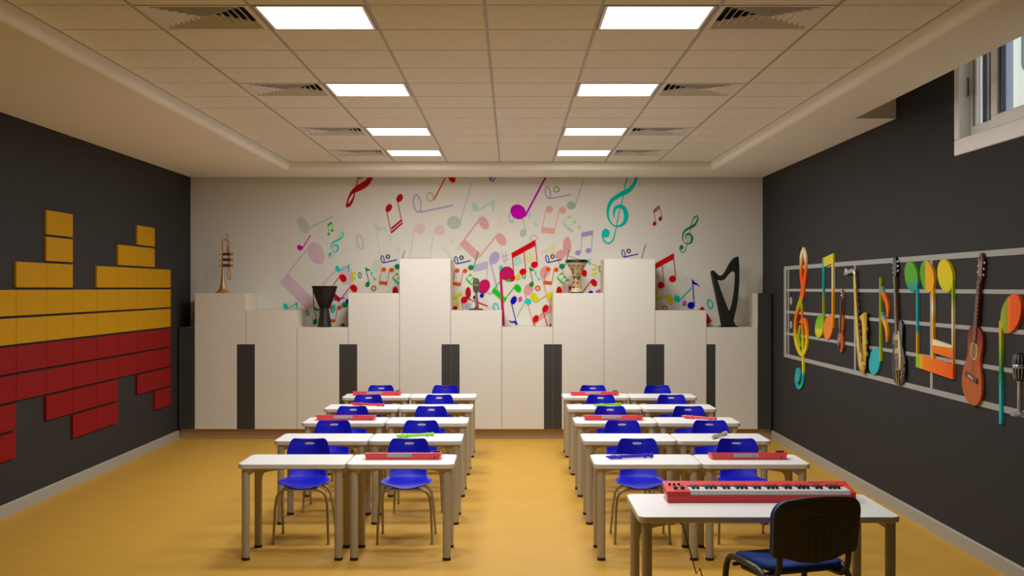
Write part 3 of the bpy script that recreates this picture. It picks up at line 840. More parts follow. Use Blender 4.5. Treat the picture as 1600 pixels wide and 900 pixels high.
q = MB(); wplate(q, [(-0.033,0.93),(0.033,0.93),(0.043,0.96),(0.043,1.10),(0.02,1.145),(-0.02,1.145),(-0.043,1.10),(-0.043,0.96)], 0.0, 0.024); hd = q.build('headstock', M_rose, t, bevel=0.003)
for s in (-1, 1):
    q = MB(); wplate(q, [(s*0.020-0.006,0.975),(s*0.020+0.006,0.975),(s*0.020+0.006,1.085),(s*0.020-0.006,1.085)], 0.022, 0.026); q.build('tuner_slot', M_chrome, hd)
    for k in range(3):
        q = MB(); q.box(min(s*0.043, s*0.066), max(s*0.043, s*0.066), -0.02, -0.008, 0.985+k*0.045, 1.0+k*0.045); q.build('tuning_peg', M_chrome, hd, bevel=0.003)
q = MB()
for k in range(6):
    x = -0.022+0.0088*k
    q.tube([(x, -0.033, 0.205), (x*0.85, -0.031, 0.94)], 0.0009, 5)
q.build('strings', M_fret, t)

M_eb = mat('black_gloss_guitar', rgb(18, 18, 20), 0.2, coat=0.3)
M_gold = mat('gold_hardware', rgb(206, 164, 84), 0.35, metal=0.6)
M_maple = mat('dark_fretboard', rgb(92, 62, 44), 0.4)
wp = right_wall(1408, 601)
t = thing('electric_guitar', 'black electric guitar with cream pickups hung beside the three-note cut-out', 'guitar', (XR-0.0046, wp[1]-0.02, wp[2]), (0, math.radians(-6.5), -PI/2))
R_ = [(0.0,0.0),(0.01,0.08),(0.05,0.15),(0.12,0.188),(0.2,0.185),(0.28,0.155),(0.34,0.135),(0.41,0.145),(0.48,0.158),(0.54,0.14),(0.565,0.105),(0.55,0.07),(0.49,0.05),(0.46,0.032)]
L_ = [(0.0,0.0),(0.01,0.08),(0.05,0.15),(0.12,0.188),(0.2,0.185),(0.28,0.155),(0.33,0.135),(0.39,0.14),(0.44,0.14),(0.475,0.10),(0.485,0.06),(0.47,0.032)]
pts = [(b, a) for a, b in catmull(R_, 5)] + [(-b, a) for a, b in reversed(catmull(L_, 5))]
q = MB(); wplate(q, pts, 0, 0.024); b = q.build('body', M_eb, t, smooth=True, bevel=0.005)
q = MB(); wplate(q, [(0.03,0.14),(0.07,0.12),(0.10,0.24),(0.09,0.36),(0.07,0.46),(0.04,0.48),(0.03,0.40)], 0.024, 0.028); q.build('pickguard', M_ivory, t, bevel=0.002)
for z in (0.30, 0.42):
    q = MB(); wplate(q, [(-0.05,z-0.025),(0.05,z-0.025),(0.05,z+0.025),(-0.05,z+0.025)], 0.024, 0.034); q.build('pickup', M_ivory, t, bevel=0.003)
q = MB(); wplate(q, [(-0.045,0.235),(0.045,0.235),(0.045,0.25),(-0.045,0.25)], 0.024, 0.036); q.build('bridge', M_gold, t, bevel=0.002)
q = MB(); wplate(q, [(-0.045,0.13),(0.045,0.13),(0.045,0.145),(-0.045,0.145)], 0.024, 0.034)
for s in (-1, 1):
    q.tube([(s*0.04, -0.03, 0.135), (s*0.03, -0.03, 0.07), (s*0.015, -0.03, 0.01)], 0.005, 6)
q.build('tailpiece', M_gold, t)
for x, z in ((0.13, 0.10), (0.15, 0.16), (0.10, 0.06)):
    q = MB(); q.prism([(p[0], -0.036, p[1]) for p in ell2d(x, z, 0.012, 0.012, 0, 14)], (0, 0.012, 0)); q.build('knob', M_gold, t)
q = MB(); wplate(q, [(-0.032,0.45),(0.032,0.45),(0.024,0.96),(-0.024,0.96)], 0.004, 0.030); nk = q.build('neck', M_maple, t, bevel=0.002)
q = MB()
for k in range(18):
    z = 0.96-0.5*(1-2**(-k/12))*1.5
    if z > 0.47: wplate(q, [(-0.028,z-0.002),(0.028,z-0.002),(0.028,z+0.002),(-0.028,z+0.002)], 0.030, 0.0315)
q.build('fret', M_fret, nk)
q = MB(); wplate(q, [(-0.026,0.96),(0.026,0.96),(0.045,1.0),(0.05,1.11),(0.03,1.14),(0.0,1.125),(-0.03,1.14),(-0.05,1.11),(-0.045,1.0)], 0, 0.024); hd = q.build('headstock', M_eb, t, bevel=0.003)
for s in (-1, 1):
    for k in range(3):
        q = MB(); q.box(min(s*0.046, s*0.078), max(s*0.046, s*0.078), -0.02, -0.004, 1.0+k*0.042, 1.02+k*0.042); q.build('tuning_peg', M_chrome, hd, bevel=0.004)
q = MB()
for k in range(6):
    x = -0.02+0.008*k
    q.tube([(x, -0.037, 0.14), (x*0.8, -0.033, 0.97)], 0.0009, 5)
q.build('strings', M_chrome, t)

M_viol = mat('violin_varnish', rgb(176, 84, 40), 0.3, mottle=(14, 0.1))
M_ebony = mat('violin_fingerboard', rgb(84, 66, 58), 0.35)
wp = right_wall(1317, 550)
t = thing('violin', 'small orange-brown violin hung left of the golden saxophone', 'violin', (XR-0.0046, wp[1]+0.02, wp[2]), (0, math.radians(9), -PI/2))
vb = [(0.0,0.0),(0.004,0.04),(0.03,0.085),(0.075,0.108),(0.12,0.104),(0.155,0.092),(0.165,0.098),(0.18,0.07),(0.215,0.06),(0.245,0.068),(0.26,0.09),(0.275,0.084),(0.32,0.088),(0.36,0.076),(0.39,0.045),(0.4,0.0)]
q = MB(); wplate(q, outline(vb), 0, 0.024); b = q.build('body', M_viol, t, smooth=True, bevel=0.004)
q = MB(); wplate(q, [(-0.015,0.20),(0.015,0.20),(0.013,0.56),(-0.013,0.56)], 0.024, 0.034); q.build('fingerboard', M_ebony, t, bevel=0.002)
q = MB(); wplate(q, [(-0.008,0.01),(0.008,0.01),(0.02,0.10),(-0.02,0.10)], 0.024, 0.032); q.build('tailpiece', M_foot, t, bevel=0.002)
q = MB(); wplate(q, [(-0.02,0.135),(0.02,0.135),(0.016,0.143),(-0.016,0.143)], 0.024, 0.044); q.build('bridge', M_ivory, t)
q = MB(); wplate(q, ell2d(-0.04, 0.03, 0.028, 0.035), 0.024, 0.032); q.build('chin_rest', M_foot, t)
for s in (-1, 1):
    q = MB(); L, Rr = ribbon2d([(s*0.045,0.17,0.005),(s*0.05,0.15,0.005),(s*0.042,0.13,0.005),(s*0.05,0.11,0.005)])
    q.strip([(x, -0.0252, z) for x, z in L], [(x, -0.0252, z) for x, z in Rr], (0, 0.001, 0)); q.build('sound_hole', M_foot, b)
q = MB(); q.tube([(0, -0.014, 0.39), (0, -0.014, 0.56), (0, -0.014, 0.61), (0, -0.022, 0.65), (0, -0.014, 0.665)], [0.012, 0.01, 0.013, 0.013, 0.008], 10); sc = q.build('neck', M_viol, t, smooth=True)
for s in (-1, 1):
    for k in range(2):
        q = MB(); q.tube([(0, -0.014, 0.59+k*0.03), (s*0.03, -0.014, 0.592+k*0.03), (s*0.045, -0.014, 0.592+k*0.03)], [0.004, 0.005, 0.011], 8); q.build('tuning_peg', M_chrome, sc)

M_saxg = mat('sax_gold', rgb(240, 202, 84), 0.32, metal=0.55)
t = wall_thing('saxophone', 'golden saxophone hung on the right wall between violin and double-flagged note', 1342, 500, 'saxophone')
def sx(px, py, tt=0.034): return right_wall(px, py, tt)
FL = (0.32, 1, 1)
def spath(l, tt=0.034):
    s = catmull([tuple(sx(a, b, tt)) + (r,) for a, b, r in l], 5)
    return [p[:3] for p in s], [p[3] for p in s]
q = MB(); p, r = spath([(1335,428,0.026),(1335.5,445,0.032),(1337.5,480,0.042),(1340,515,0.05),(1343,550,0.058),(1345.2,567,0.062),(1347.6,574,0.06),(1350,568,0.06)]); q.tube(p, r, 14, flat=FL); b = fin(q, 'body', M_saxg, t, True)
q = MB(); p, r = spath([(1350,569,0.058),(1351,545,0.058),(1351.2,515,0.064),(1350.6,501,0.074),(1349.8,493,0.10)]); q.tube(p, r, 16, flat=FL); fin(q, 'bell', M_saxg, t, True)
q = MB(); p, r = spath([(1335,430,0.026),(1334,425,0.024),(1331,423,0.022),(1327,424,0.02),(1323.5,426.5,0.016)]); q.tube(p, r, 12, flat=FL); fin(q, 'neck', M_chrome, t, True)
q = MB(); p, r = spath([(1324,426,0.024),(1321.5,424,0.034),(1319.8,428,0.02)]); q.tube(p, r, 12, flat=FL); fin(q, 'mouthpiece', M_chrome, t, True)
for k in range(11):
    f = k/10
    px, py = 1336.4+f*8.0, 455+f*105
    q = MB(); y = sx(px, py, 0.058); rr = 0.018+0.016*f
    q.prism([(y[0], y[1]+a, y[2]+bb) for a, bb in ell2d(0, 0, rr, rr*0.8, 0, 14)], (0.02, 0, 0)); fin(q, 'key_pad', M_chrome if k % 2 else M_saxg, t)
q = MB()
p, r = spath([(1337.6,450,0.006),(1340.5,500,0.006),(1344.2,550,0.006)], 0.062); q.tube(p, r, 6)
p, r = spath([(1341,505,0.006),(1346,545,0.006),(1348,565,0.006)], 0.062); q.tube(p, r, 6)
fin(q, 'key_rod', M_brassd, t)
for py in (515, 535, 553):
    q = MB(); y = sx(1351.4, py, 0.062); q.prism([(y[0], y[1]+a, y[2]+bb) for a, bb in ell2d(0, 0, 0.032, 0.026, 0, 16)], (0.02, 0, 0)); fin(q, 'key_guard', M_saxg, t)

# ------------------------------------------------------------------ microphones
def microphone(name, label, loc, rot, s, m_head, m_grille, m_stem, m_base, br, sq=1.0):
    t = thing(name, label, 'microphone', loc, rot)
    q = MB(); q.lathe([(br,0),(br,0.012),(br*0.8,0.02),(0.022,0.028),(0.018,0.05)], 28); q.build('base', m_base, t, smooth=True)
    q = MB(); q.lathe([(0.018,0.028),(0.015,0.06),(0.015,0.23),(0.024,0.245)], 16); q.build('stem', m_stem, t, smooth=True)
    q = MB()
    q.lathe([(0.012,0.235),(0.03,0.25),(0.04,0.285),(0.043,0.33),(0.043,0.39),(0.036,0.425),(0.018,0.445),(0.002,0.447)], 20)
    h = q.build('head', m_head, t, smooth=True)
    for k in range(12):
        a = 2*PI*k/12
        q = MB(); q.tube([(0.034*math.cos(a), 0.034*math.sin(a), 0.258), (0.0445*math.cos(a), 0.0445*math.sin(a), 0.30), (0.0448*math.cos(a), 0.0448*math.sin(a), 0.385), (0.036*math.cos(a), 0.036*math.sin(a), 0.43)], 0.0035, 6)
        q.build('rib', m_grille, h, smooth=True)
    q = MB(); q.lathe([(0.044,0.335),(0.047,0.34),(0.047,0.355),(0.044,0.36)], 20); q.build('band', m_stem, h, smooth=True)
    t.scale = (s, s, s)
    return t
microphone('microphone', 'small grey retro microphone standing on a white cabinet', ((744-800)*16.60/F, 16.60, 1.7045), (0,0,0), 0.96, M_micd, M_micg, M_micg, M_micd, 0.10)
wp = right_wall(1593.5, 645, 0.06)
tm = microphone('wall_microphone', 'chrome retro microphone mounted on the right wall at the picture edge', (XR-0.062, wp[1], wp[2]-0.02), (0, math.radians(0), -PI/2), 0.95, M_grill, M_chrome, M_chrome, M_chrome, 0.058)

# ------------------------------------------------------------------ instruments on the cabinets
SCL = 16.62/F
# trumpet
t = thing('trumpet', 'brass trumpet standing bell-down on the left end cabinet', 'trumpet', ((348.5-800)*SCL, 16.62, 1.932))
k = SCL/7.5
def tp(x, y, dy=0.0): return ((x-139)*k, dy, (806-y)*k)
prof = [(94,0),(90,6),(70,16),(52,32),(37,60),(28,105),(21,180),(16,260),(12.5,350),(10.5,460),(10,590)]
q = MB(); q.lathe([(r*k, z*k) for r, z in prof], 28, c=((125-139)*k+12*k, 0, 0)); q.build('bell', M_brass, t, smooth=True)
q = MB()
pts = catmull([tp(137,216),tp(132,205),tp(143,186),tp(166,180),tp(195,188),tp(212,212),tp(215,240),tp(215,420),tp(226,560),tp(228,625),tp(213,645),tp(199,625),tp(199,560),tp(199,250)], 5)
q.tube(pts, 7.5*k, 10); q.build('tubing', M_brass, t, smooth=True)
q = MB(); q.tube([tp(187,330,0.012), tp(187,200,0.012), tp(187,150,0.012)], 6*k, 10); lp = q.build('lead_pipe', M_brass, t, smooth=True)
q = MB(); q.lathe([(5*k,0),(6*k,20*k),(12*k,34*k),(15*k,40*k),(11*k,41*k)], 14, c=tp(187,158,0.012)); q.build('mouthpiece', M_brass, lp, smooth=True)
for y in (350, 415, 482):
    q = MB(); q.tube([tp(143,y,-0.01), tp(226,y,-0.01)], 17*k, 14); v = q.build('valve', M_brassd, t, smooth=True)
    q = MB(); q.tube([tp(226,y,-0.01), tp(244,y,-0.01), tp(246,y,-0.01), tp(258,y,-0.01)], [13*k, 13*k, 18*k, 18*k], 14); q.build('valve_cap', M_brass, v, smooth=True)
    q = MB(); q.tube([tp(98,y+3,-0.01), tp(110,y+3,-0.01), tp(112,y,-0.01), tp(143,y,-0.01)], [12*k, 12*k, 5*k, 5*k], 12); q.build('finger_button', M_brass, v, smooth=True)
# djembe
k = SCL/12
t = thing('djembe', 'dark brown rope-tuned djembe drum with a strap on a low cabinet', 'drum', ((507.2-800)*SCL, 16.62, 1.479))
q = MB(); q.lathe([(130*k,0),(126*k,30*k),(112*k,130*k),(95*k,230*k),(80*k,320*k),(76*k,355*k)], 28); q.build('foot', M_djem2, t, smooth=True)
q = MB(); q.lathe([(76*k,345*k),(95*k,380*k),(122*k,435*k),(165*k,535*k),(198*k,640*k),(222*k,735*k),(228*k,752*k)], 48, wob=lambda i, z: 0.02*(1 if i % 2 else -1)); bw = q.build('bowl', M_djem, t, smooth=True)
q = MB(); q.lathe([(225*k,742*k),(224*k,764*k),(200*k,768*k)], 32); q.build('skin', mat('drum_skin', rgb(70,58,48), 0.7), t)
q = MB(); q.tube([(232*k*math.cos(a), 232*k*math.sin(a), (750+5*math.sin(12*a))*k) for a in (2*PI*j/96 for j in range(96))], 9*k, 8, closed=True); q.build('rim_rope', M_rope, t, smooth=True)
q = MB(); q.tube([(88*k*math.cos(a), 88*k*math.sin(a), 358*k) for a in (2*PI*j/40 for j in range(40))], 9*k, 8, closed=True); q.build('waist_rope', M_rope, t, smooth=True)
for j in range(24):
    a = 2*PI*(j+0.5)/24
    q = MB(); q.tube([(rr*k*math.cos(a), rr*k*math.sin(a), z*k) for rr, z in ((231,745),(212,680),(180,570),(136,455),(92,362))], 3*k, 6); q.build('tension_rope', M_rope, t)
q = MB(); q.tube(catmull([((x-325)*k, -0.02, (842-y)*k) for x, y in ((110,150),(122,260),(124,400),(130,480),(155,522),(190,530),(225,515),(250,487))], 5), 8*k, 8); q.build('strap', M_rope, t, smooth=True)
# goblet drum
k = SCL/12.86
t = thing('goblet_drum', 'carved tan and black goblet drum standing on a white cabinet', 'drum', ((901.1-800)*SCL, 16.62, 1.932))
M_carve = bpy.data.materials.new('carved_shell'); M_carve.use_nodes = True
nt = M_carve.node_tree; pb = nt.nodes['Principled BSDF']; pb.inputs['Roughness'].default_value = 0.5
tc = nt.nodes.new('ShaderNodeTexCoord'); mp = nt.nodes.new('ShaderNodeMapping'); mp.inputs['Scale'].default_value = (16, 16, 16)
vo = nt.nodes.new('ShaderNodeTexVoronoi'); vo.inputs['Scale'].default_value = 1.0; vo.inputs['Randomness'].default_value = 0.35
cr = nt.nodes.new('ShaderNodeValToRGB'); cr.color_ramp.elements[0].color = rgb(66, 42, 24); cr.color_ramp.elements[1].color = rgb(184, 154, 112)
cr.color_ramp.elements[0].position = 0.12; cr.color_ramp.elements[1].position = 0.55
nt.links.new(tc.outputs['Object'], mp.inputs[0]); nt.links.new(mp.outputs[0], vo.inputs['Vector']); nt.links.new(vo.outputs['Distance'], cr.inputs[0]); nt.links.new(cr.outputs[0], pb.inputs['Base Color'])
bp = nt.nodes.new('ShaderNodeBump'); bp.inputs['Distance'].default_value = 0.01; nt.links.new(vo.outputs['Distance'], bp.inputs['Height']); nt.links.new(bp.outputs[0], pb.inputs['Normal'])
M_band = mat('pale_drum_band', rgb(196, 178, 142), 0.5, mottle=(60, 0.3)); M_blackm = mat('black_drum_metal', rgb(12, 11, 10), 0.4)
Z = lambda y: (803-y)*k
q = MB(); q.lathe([(106*k,Z(705)),(98*k,Z(640)),(90*k,Z(560)),(86*k,Z(490)),(90*k,Z(450)),(102*k,Z(395)),(122*k,Z(345)),(152*k,Z(295)),(186*k,Z(240))], 36); bd = q.build('shell', M_carve, t, smooth=True)
q = MB(); q.lathe([(88*k,Z(490)),(91*k,Z(486)),(91*k,Z(474)),(88*k,Z(470))], 36); q.build('waist_band', M_blackm, bd, smooth=True)
q = MB(); q.lathe([(128*k,Z(780)),(118*k,Z(745)),(106*k,Z(704))], 36); q.build('lower_band', M_band, t, smooth=True)
q = MB(); q.lathe([(136*k,0),(136*k,Z(792)),(128*k,Z(779))], 36); q.build('foot_ring', M_blackm, t, smooth=True)
q = MB(); q.lathe([(186*k,Z(241)),(205*k,Z(215)),(214*k,Z(192))], 36); q.build('upper_band', M_band, t, smooth=True)
q = MB(); q.lathe([(214*k,Z(193)),(226*k,Z(185)),(228*k,Z(155)),(216*k,Z(134)),(200*k,Z(131))], 36); q.build('head_rim', M_blackm, t, smooth=True)
# harp
k = SCL/7.508
t = thing('harp', 'dark green harp standing on the low cabinet at the right', 'harp', ((1138-800)*SCL, 16.66, 1.479))
H = lambda x, y, dy=0.0: ((x-285)*k, dy, (865-y)*k)
def hprism(pts, th): 
    q = MB(); q.prism([H(x, y, -th/2) for x, y in pts], (0, th, 0)); return q
q = hprism([(185,865),(185,853),(395,853),(395,865)], 0.16); q.build('base', M_harp, t, bevel=0.004)
q = hprism([(212,853),(150,540),(84,232),(140,270),(180,390),(250,580),(318,740),(375,853)], 0.13); sb = q.build('soundbox', M_harp, t, bevel=0.012, seg=3)
nk_ = catmull([(84,240),(86,214),(112,204),(145,228),(180,262),(215,258),(250,215),(290,140),(330,80),(372,48),(408,38)], 4)
nk_ += catmull([(412,120),(366,228),(350,212),(325,222),(290,255),(240,312),(200,322),(165,312),(138,282)], 4)
q = hprism(nk_, 0.05); q.build('neck', M_harp, t, smooth=True, bevel=0.008)
pl = catmull([(409,38),(420,200),(414,400),(394,600),(362,745),(343,851)], 5) + catmull([(300,851),(292,730),(328,600),(358,420),(368,240),(366,150)], 5)
q = hprism(pl, 0.045); q.build('pillar', M_harp, t, smooth=True, bevel=0.008)
for j in range(13):
    f = j/12
    nx, ny = 165+f*190, 315+(-20 if 0.2 < f < 0.5 else 0) - max(0, f-0.4)*150
    bx = 165+f*125; by = 340+f*375
    q = MB(); q.tube([H(nx, ny), H(bx, by)], 0.0016, 5); q.build('string', M_string, t)

# ------------------------------------------------------------------ pupils' tables
TH_ = 0.71
def table(w, depth, lx, label, group, apron_drop=0.0):
    t = thing('table', label, 'table', group=group)
    q = MB(); q.prism([(x, y, TH_-0.035) for x, y in rrect2d(-w/2, w/2, 0, depth, 0.05)], (0, 0, 0.035))
    q.mi = 0
    o = q.build('tabletop', [M_top, M_edge], t, bevel=0.005, seg=2)
    for p in o.data.polygons:
        p.material_index = 0 if abs(p.normal.z) > 0.5 else 1
    y0, y1 = 0.045, depth-0.05
    for x in (-lx, lx):
        for y in (y0, y1):
            q = MB(); q.lathe([(0.0295,0.018),(0.0295,TH_-0.036)], 20, c=(x, y, 0)); l = q.build('leg', M_leg, t, smooth=True)
            q = MB(); q.lathe([(0.029,0),(0.031,0.004),(0.031,0.019),(0.029,0.022)], 20, c=(x, y, 0)); q.build('foot_cap', M_foot, l, smooth=True)
    a = lx-0.0285
    low = [(0,0.53),(0.005,0.555),(0.02,0.578),(0.06,0.586),(0.11,0.593),(0.2,0.603),(a,0.609)]
    pts = [(-a+u, y1-0.008, z-apron_drop*(1-0.7*u/a)) for u, z in low] + [(a-u, y1-0.008, z-apron_drop*(1-0.7*u/a)) for u, z in reversed(low[:-1])]
    pts += [(a, y1-0.008, TH_-0.036), (-a, y1-0.008, TH_-0.036)]
    q = MB(); q.prism(pts, (0, 0.016, 0)); q.build('apron', M_leg, t)
    for s in (-1, 1):
        q = MB(); q.box(s*lx-0.012, s*lx+0.012, y0+0.029, y1-0.029, 0.61+apron_drop*0.2, TH_-0.036); q.build('side_rail', M_leg, t)
    return t
ROW = 1.38
banks = {'left': (-1.6165, -0.8205), 'right': (0.9975, 1.7935)}
rown = ['front', 'second', 'third', 'fourth', 'back']
posn = {('left', 0): 'wall side', ('left', 1): 'aisle side', ('right', 0): 'aisle side', ('right', 1): 'window side'}
tb0 = None
for bank in ('left', 'right'):
    for ci, x in enumerate(banks[bank]):
        for r in range(5):
            lb = 'white pupil table in the %s row of the %s block, %s' % (rown[r], bank, posn[(bank, ci)])
            if tb0 is None:
                tb0 = table(0.790, 0.545, 0.3405, lb, 'white pupil tables in two blocks'); o = tb0
            else:
                o = copy_tree(tb0); o['label'] = lb
            o.location = (x, 9.05+ROW*r, 0)

# ------------------------------------------------------------------ blue chairs
def blue_chair(label):
    t = thing('school_chair', label, 'chair', group='blue plastic chairs behind the pupil tables')
    prof = [(-0.232,0.428,0.150,0.0),(-0.215,0.440,0.185,0.0),(-0.165,0.449,0.203,0.0),(-0.06,0.449,0.205,0.002),(0.04,0.449,0.195,0.006),(0.105,0.457,0.172,0.012),(0.150,0.478,0.152,0.016),(0.177,0.515,0.146,0.018),(0.192,0.56,0.155,0.020),(0.202,0.61,0.170,0.022),(0.210,0.655,0.179,0.024),(0.218,0.700,0.169,0.024),(0.223,0.728,0.161,0.024),(0.227,0.743,0.156,0.023),(0.231,0.768,0.144,0.022),(0.234,0.781,0.124,0.020)]
    us = [-1,-0.82,-0.5,-0.27,-0.235,0,0.235,0.27,0.5,0.82,1]
    q = MB(); g = []
    for i, (y, z, w, c) in enumerate(prof):
        row = []
        for u in us:
            yy, zz = y, z
            if i <= 2: yy += 0.10*(abs(u)**2.2)*(1-i*0.3); zz += 0.024*u*u
            elif i <= 5: zz += (0.024, 0.022, 0.018)[i-3]*u*u
            if i >= 6: yy -= c*2.2*u*u
            if i >= 14: zz -= 0.009*(1-u*u) if i == 15 else 0.005*(1-u*u)
            uu = u
            if i in (12, 13) and abs(u) < 0.3: uu = u*0.170/w
            row.append(q.bm.verts.new((uu*w, yy, zz)))
        g.append(row)
    for i in range(len(prof)-1):
        for j in range(len(us)-1):
            if i == 12 and 4 <= j <= 5: continue
            q._f([g[i][j], g[i][j+1], g[i+1][j+1], g[i+1][j]])
    q.build('shell', M_blue, t, smooth=True, solid=0.009, subsurf=2)
    def uleg(y_top, y_foot, hw, z):
        R = 0.095
        pts = [(-0.215, y_foot, 0.012), (-0.205, y_top+(y_foot-y_top)*0.35, z*0.62)]
        for a in (0, 18, 36, 54, 72, 90):
            aa = math.radians(a)
            pts.append((-hw+R-R*math.cos(aa), y_top+(y_foot-y_top)*0.12*(1-a/90), z-R+R*math.sin(aa)))
        pts += [(-p[0], p[1], p[2]) for p in reversed(pts)]
        return pts
    for nm, yt, yf, z in (('front_leg_frame', -0.175, -0.21, 0.425), ('rear_leg_frame', 0.03, 0.215, 0.428)):
        q = MB(); pts = uleg(yt, yf, 0.198, z); n = len(pts)
        q.tube(pts, [0.0095]+[0.0108]*(n-2)+[0.0095], 12); f = q.build(nm, M_cleg, t, smooth=True)
        for s in (-1, 1):
            q = MB(); q.lathe([(0.0125,0),(0.0135,0.004),(0.0125,0.016)], 14, c=(s*0.215, yf, 0)); q.build('glide', M_leg, f, smooth=True)
    q = MB()
    for s in (-1, 1):
        q.tube([(s*0.09, -0.175, 0.428), (s*0.09, -0.05, 0.433), (s*0.09, 0.03, 0.430)], 0.008, 8)
    q.build('seat_support', M_cleg, t, smooth=True)
    return t
chx = {'left': (-1.648, -0.837), 'right': (1.018, 1.828)}
ch0 = None
for bank in ('left', 'right'):
    for ci, x in enumerate(chx[bank]):
        for r in range(5):
            lb = 'blue plastic chair at the %s row table of the %s block, %s' % (rown[r], bank, posn[(bank, ci)])
            if ch0 is None:
                ch0 = blue_chair(lb); o = ch0
            else:
                o = copy_tree(ch0); o['label'] = lb
            o.location = (x, 9.86+ROW*r, 0)

# ------------------------------------------------------------------ keyboards
def keys(q0, x0, wk, nw, y0, y1, z0, z1, parent, bh=0.013):
    """white and black keys, one object each, sharing meshes"""
    q = MB(); q.box(0.0006, wk-0.0006, y0, y1, z0, z1); wp_ = q.build('white_key', M_wkey, parent, bevel=0.0012); wp_.location = (x0, 0, 0)
    bw_ = wk*0.6
    ym = y0+(y1-y0)*0.34
    q = MB(); q.prism([(-bw_/2, ym, z1), (-bw_/2, y1, z1), (-bw_/2, y1, z1+bh), (-bw_/2, ym+0.012, z1+bh)], (bw_, 0, 0))
    bp_ = q.build('black_key', M_bkey, parent, bevel=0.0012)
    first = True
    for i in range(1, nw):
        o = wp_.copy(); COL.objects.link(o); o.parent = parent; o.location = (x0+wk*i, 0, 0)
    for i in range(nw-1):
        if i % 7 in (0, 1, 3, 4, 5):
            if first: o = bp_; first = False
            else:
                o = bp_.copy(); COL.objects.link(o); o.parent = parent
            o.location = (x0+wk*(i+1), 0, 0.0003)
def keyboard(label, W, D, hb, ctrl, nw, group=None, rear=True):
    """front towards local -y; ctrl = width of the control block on the left"""
    t = thing('keyboard', label, 'keyboard', group=group)
    zl = hb*(0.5 if W > 1 else 0.34); kt = hb*(0.77 if W > 1 else 0.62)
    yk1 = -D/2+D*0.62
    q = MB()
    P = [(-D/2+0.004,0.0),(-D/2,0.006),(-D/2,zl-0.004),(-D/2+0.004,zl),(yk1+0.004,zl),(yk1+0.006,hb*0.84),(D/2-0.006,hb),(D/2,hb-0.006),(D/2-0.004,0.0)]
    q.prism([(-W/2, y, z) for y, z in P], (W, 0, 0))
    for v in q.bm.verts:
        if v.co.z < 0.001: v.co.x *= 1-0.022/W*1.3
    body = q.build('case', M_red, t, bevel=0.003)
    q = MB(); q.prism([(-W/2, y, z) for y, z in [(-D/2,zl-0.002),(-D/2+0.002,hb*0.72),(yk1+0.006,hb*0.9),(yk1+0.006,zl-0.002)]], (ctrl, 0, 0)); cp = q.build('control_panel', M_red, t, bevel=0.003)
    q = MB(); q.prism([(W/2-0.032, y, z) for y, z in [(-D/2,zl-0.002),(-D/2+0.002,hb*0.66),(yk1+0.006,hb*0.84),(yk1+0.006,zl-0.002)]], (0.032, 0, 0)); q.build('end_cheek', M_red, t, bevel=0.003)
    kw = (W-ctrl-0.034)/nw
    keys(t, -W/2+ctrl+0.001, kw, nw, -D/2+0.004, yk1, zl, kt, t, hb*0.16 if W > 1 else hb*0.14)
    zc = hb*0.80
    for i in range(2):
        x = -W/2+ctrl*(0.42+0.3*i)
        q = MB(); q.box(x-ctrl*0.085, x+ctrl*0.085, -D/2+D*0.2, -D/2+D*0.46, zc-0.01, zc+0.012); q.build('wheel', M_bkey, cp, bevel=0.003)
    for i in range(3):
        x = -W/2+ctrl*(0.24+0.2*i)
        q = MB(); q.lathe([(0.008,0),(0.008,0.012),(0.006,0.014)], 14, c=(x, yk1-0.008, hb*0.86)); q.build('knob', M_bkey, cp)
    return t
def lay_kb(t, x, y, rot):
    t.location = (x, y, TH_+0.0008); t.rotation_euler = (0, 0, rot)
kb = keyboard('large red keyboard with white and black keys on the teacher table', 1.135, 0.25, 0.095, 0.14, 36)
q = MB(); q.obox((0.37, 0.095, 0.0925), (0.045, 0, 0), (0, 0.006, 0.0008), (0, 0, 0.002)); q.build('logo_plate', M_silver, kb)
q = MB(); q.obox((-0.475, -0.092, 0.0722), (0.045, 0, 0), (0, 0.003, 0.0003), (0, 0, 0.002)); q.build('panel_legend', M_silver, kb)
lay_kb(kb, (1186-800)*7.5/F+0.0, 7.545, 0)
sk_lab = {('left',0,1): 'small red keyboard on the front table beside the left edge of the middle aisle', ('left',2,0): 'small red keyboard on the third row wall side table of the left block',
 ('left',4,0): 'small red keyboard on the back row table of the left block', ('right',0,1): 'small red keyboard on the front row window side table of the right block',
 ('right',2,0): 'small red keyboard on the third row aisle side table of the right block', ('right',4,0): 'small red keyboard on the back row table of the right block'}
sk0 = None
for (bank, r, ci), lb in sk_lab.items():
    if sk0 is None:
        sk0 = keyboard(lb, 0.575, 0.15, 0.053, 0.085, 15, 'small red keyboards seen from behind')
        sk0['label'] = lb
        q = MB(); q.box(-0.07, 0.118, 0.0735, 0.0762, 0.019, 0.046); pl_ = q.build('label_plate', M_silver, sk0, bevel=0.001)
        q = MB()
        for k_ in range(4): q.box(-0.054+0.008*k_, -0.049+0.008*k_, 0.0761, 0.0765, 0.026, 0.031)
        q.build('plate_print', M_port, pl_)
        for k_, (x_, r_) in enumerate(((-0.213, 0.004), (-0.222, 0.005), (-0.233, 0.006), (-0.245, 0.004))):
            q = MB(); q.prism([(x_+a_, 0.0765, 0.017+b_) for a_, b_ in ell2d(0, 0, r_, r_*0.8, 0, 12)], (0, -0.003, 0)); q.build('socket', M_steel if k_ == 1 else M_port, sk0)
        o = sk0
    else:
        o = copy_tree(sk0); o['label'] = lb
    x = {('left',1): -0.820, ('left',0): -1.622, ('right',1): 1.782, ('right',0): 0.992}[(bank, ci)]
    lay_kb(o, x, 9.28+0.08+ROW*r, PI)

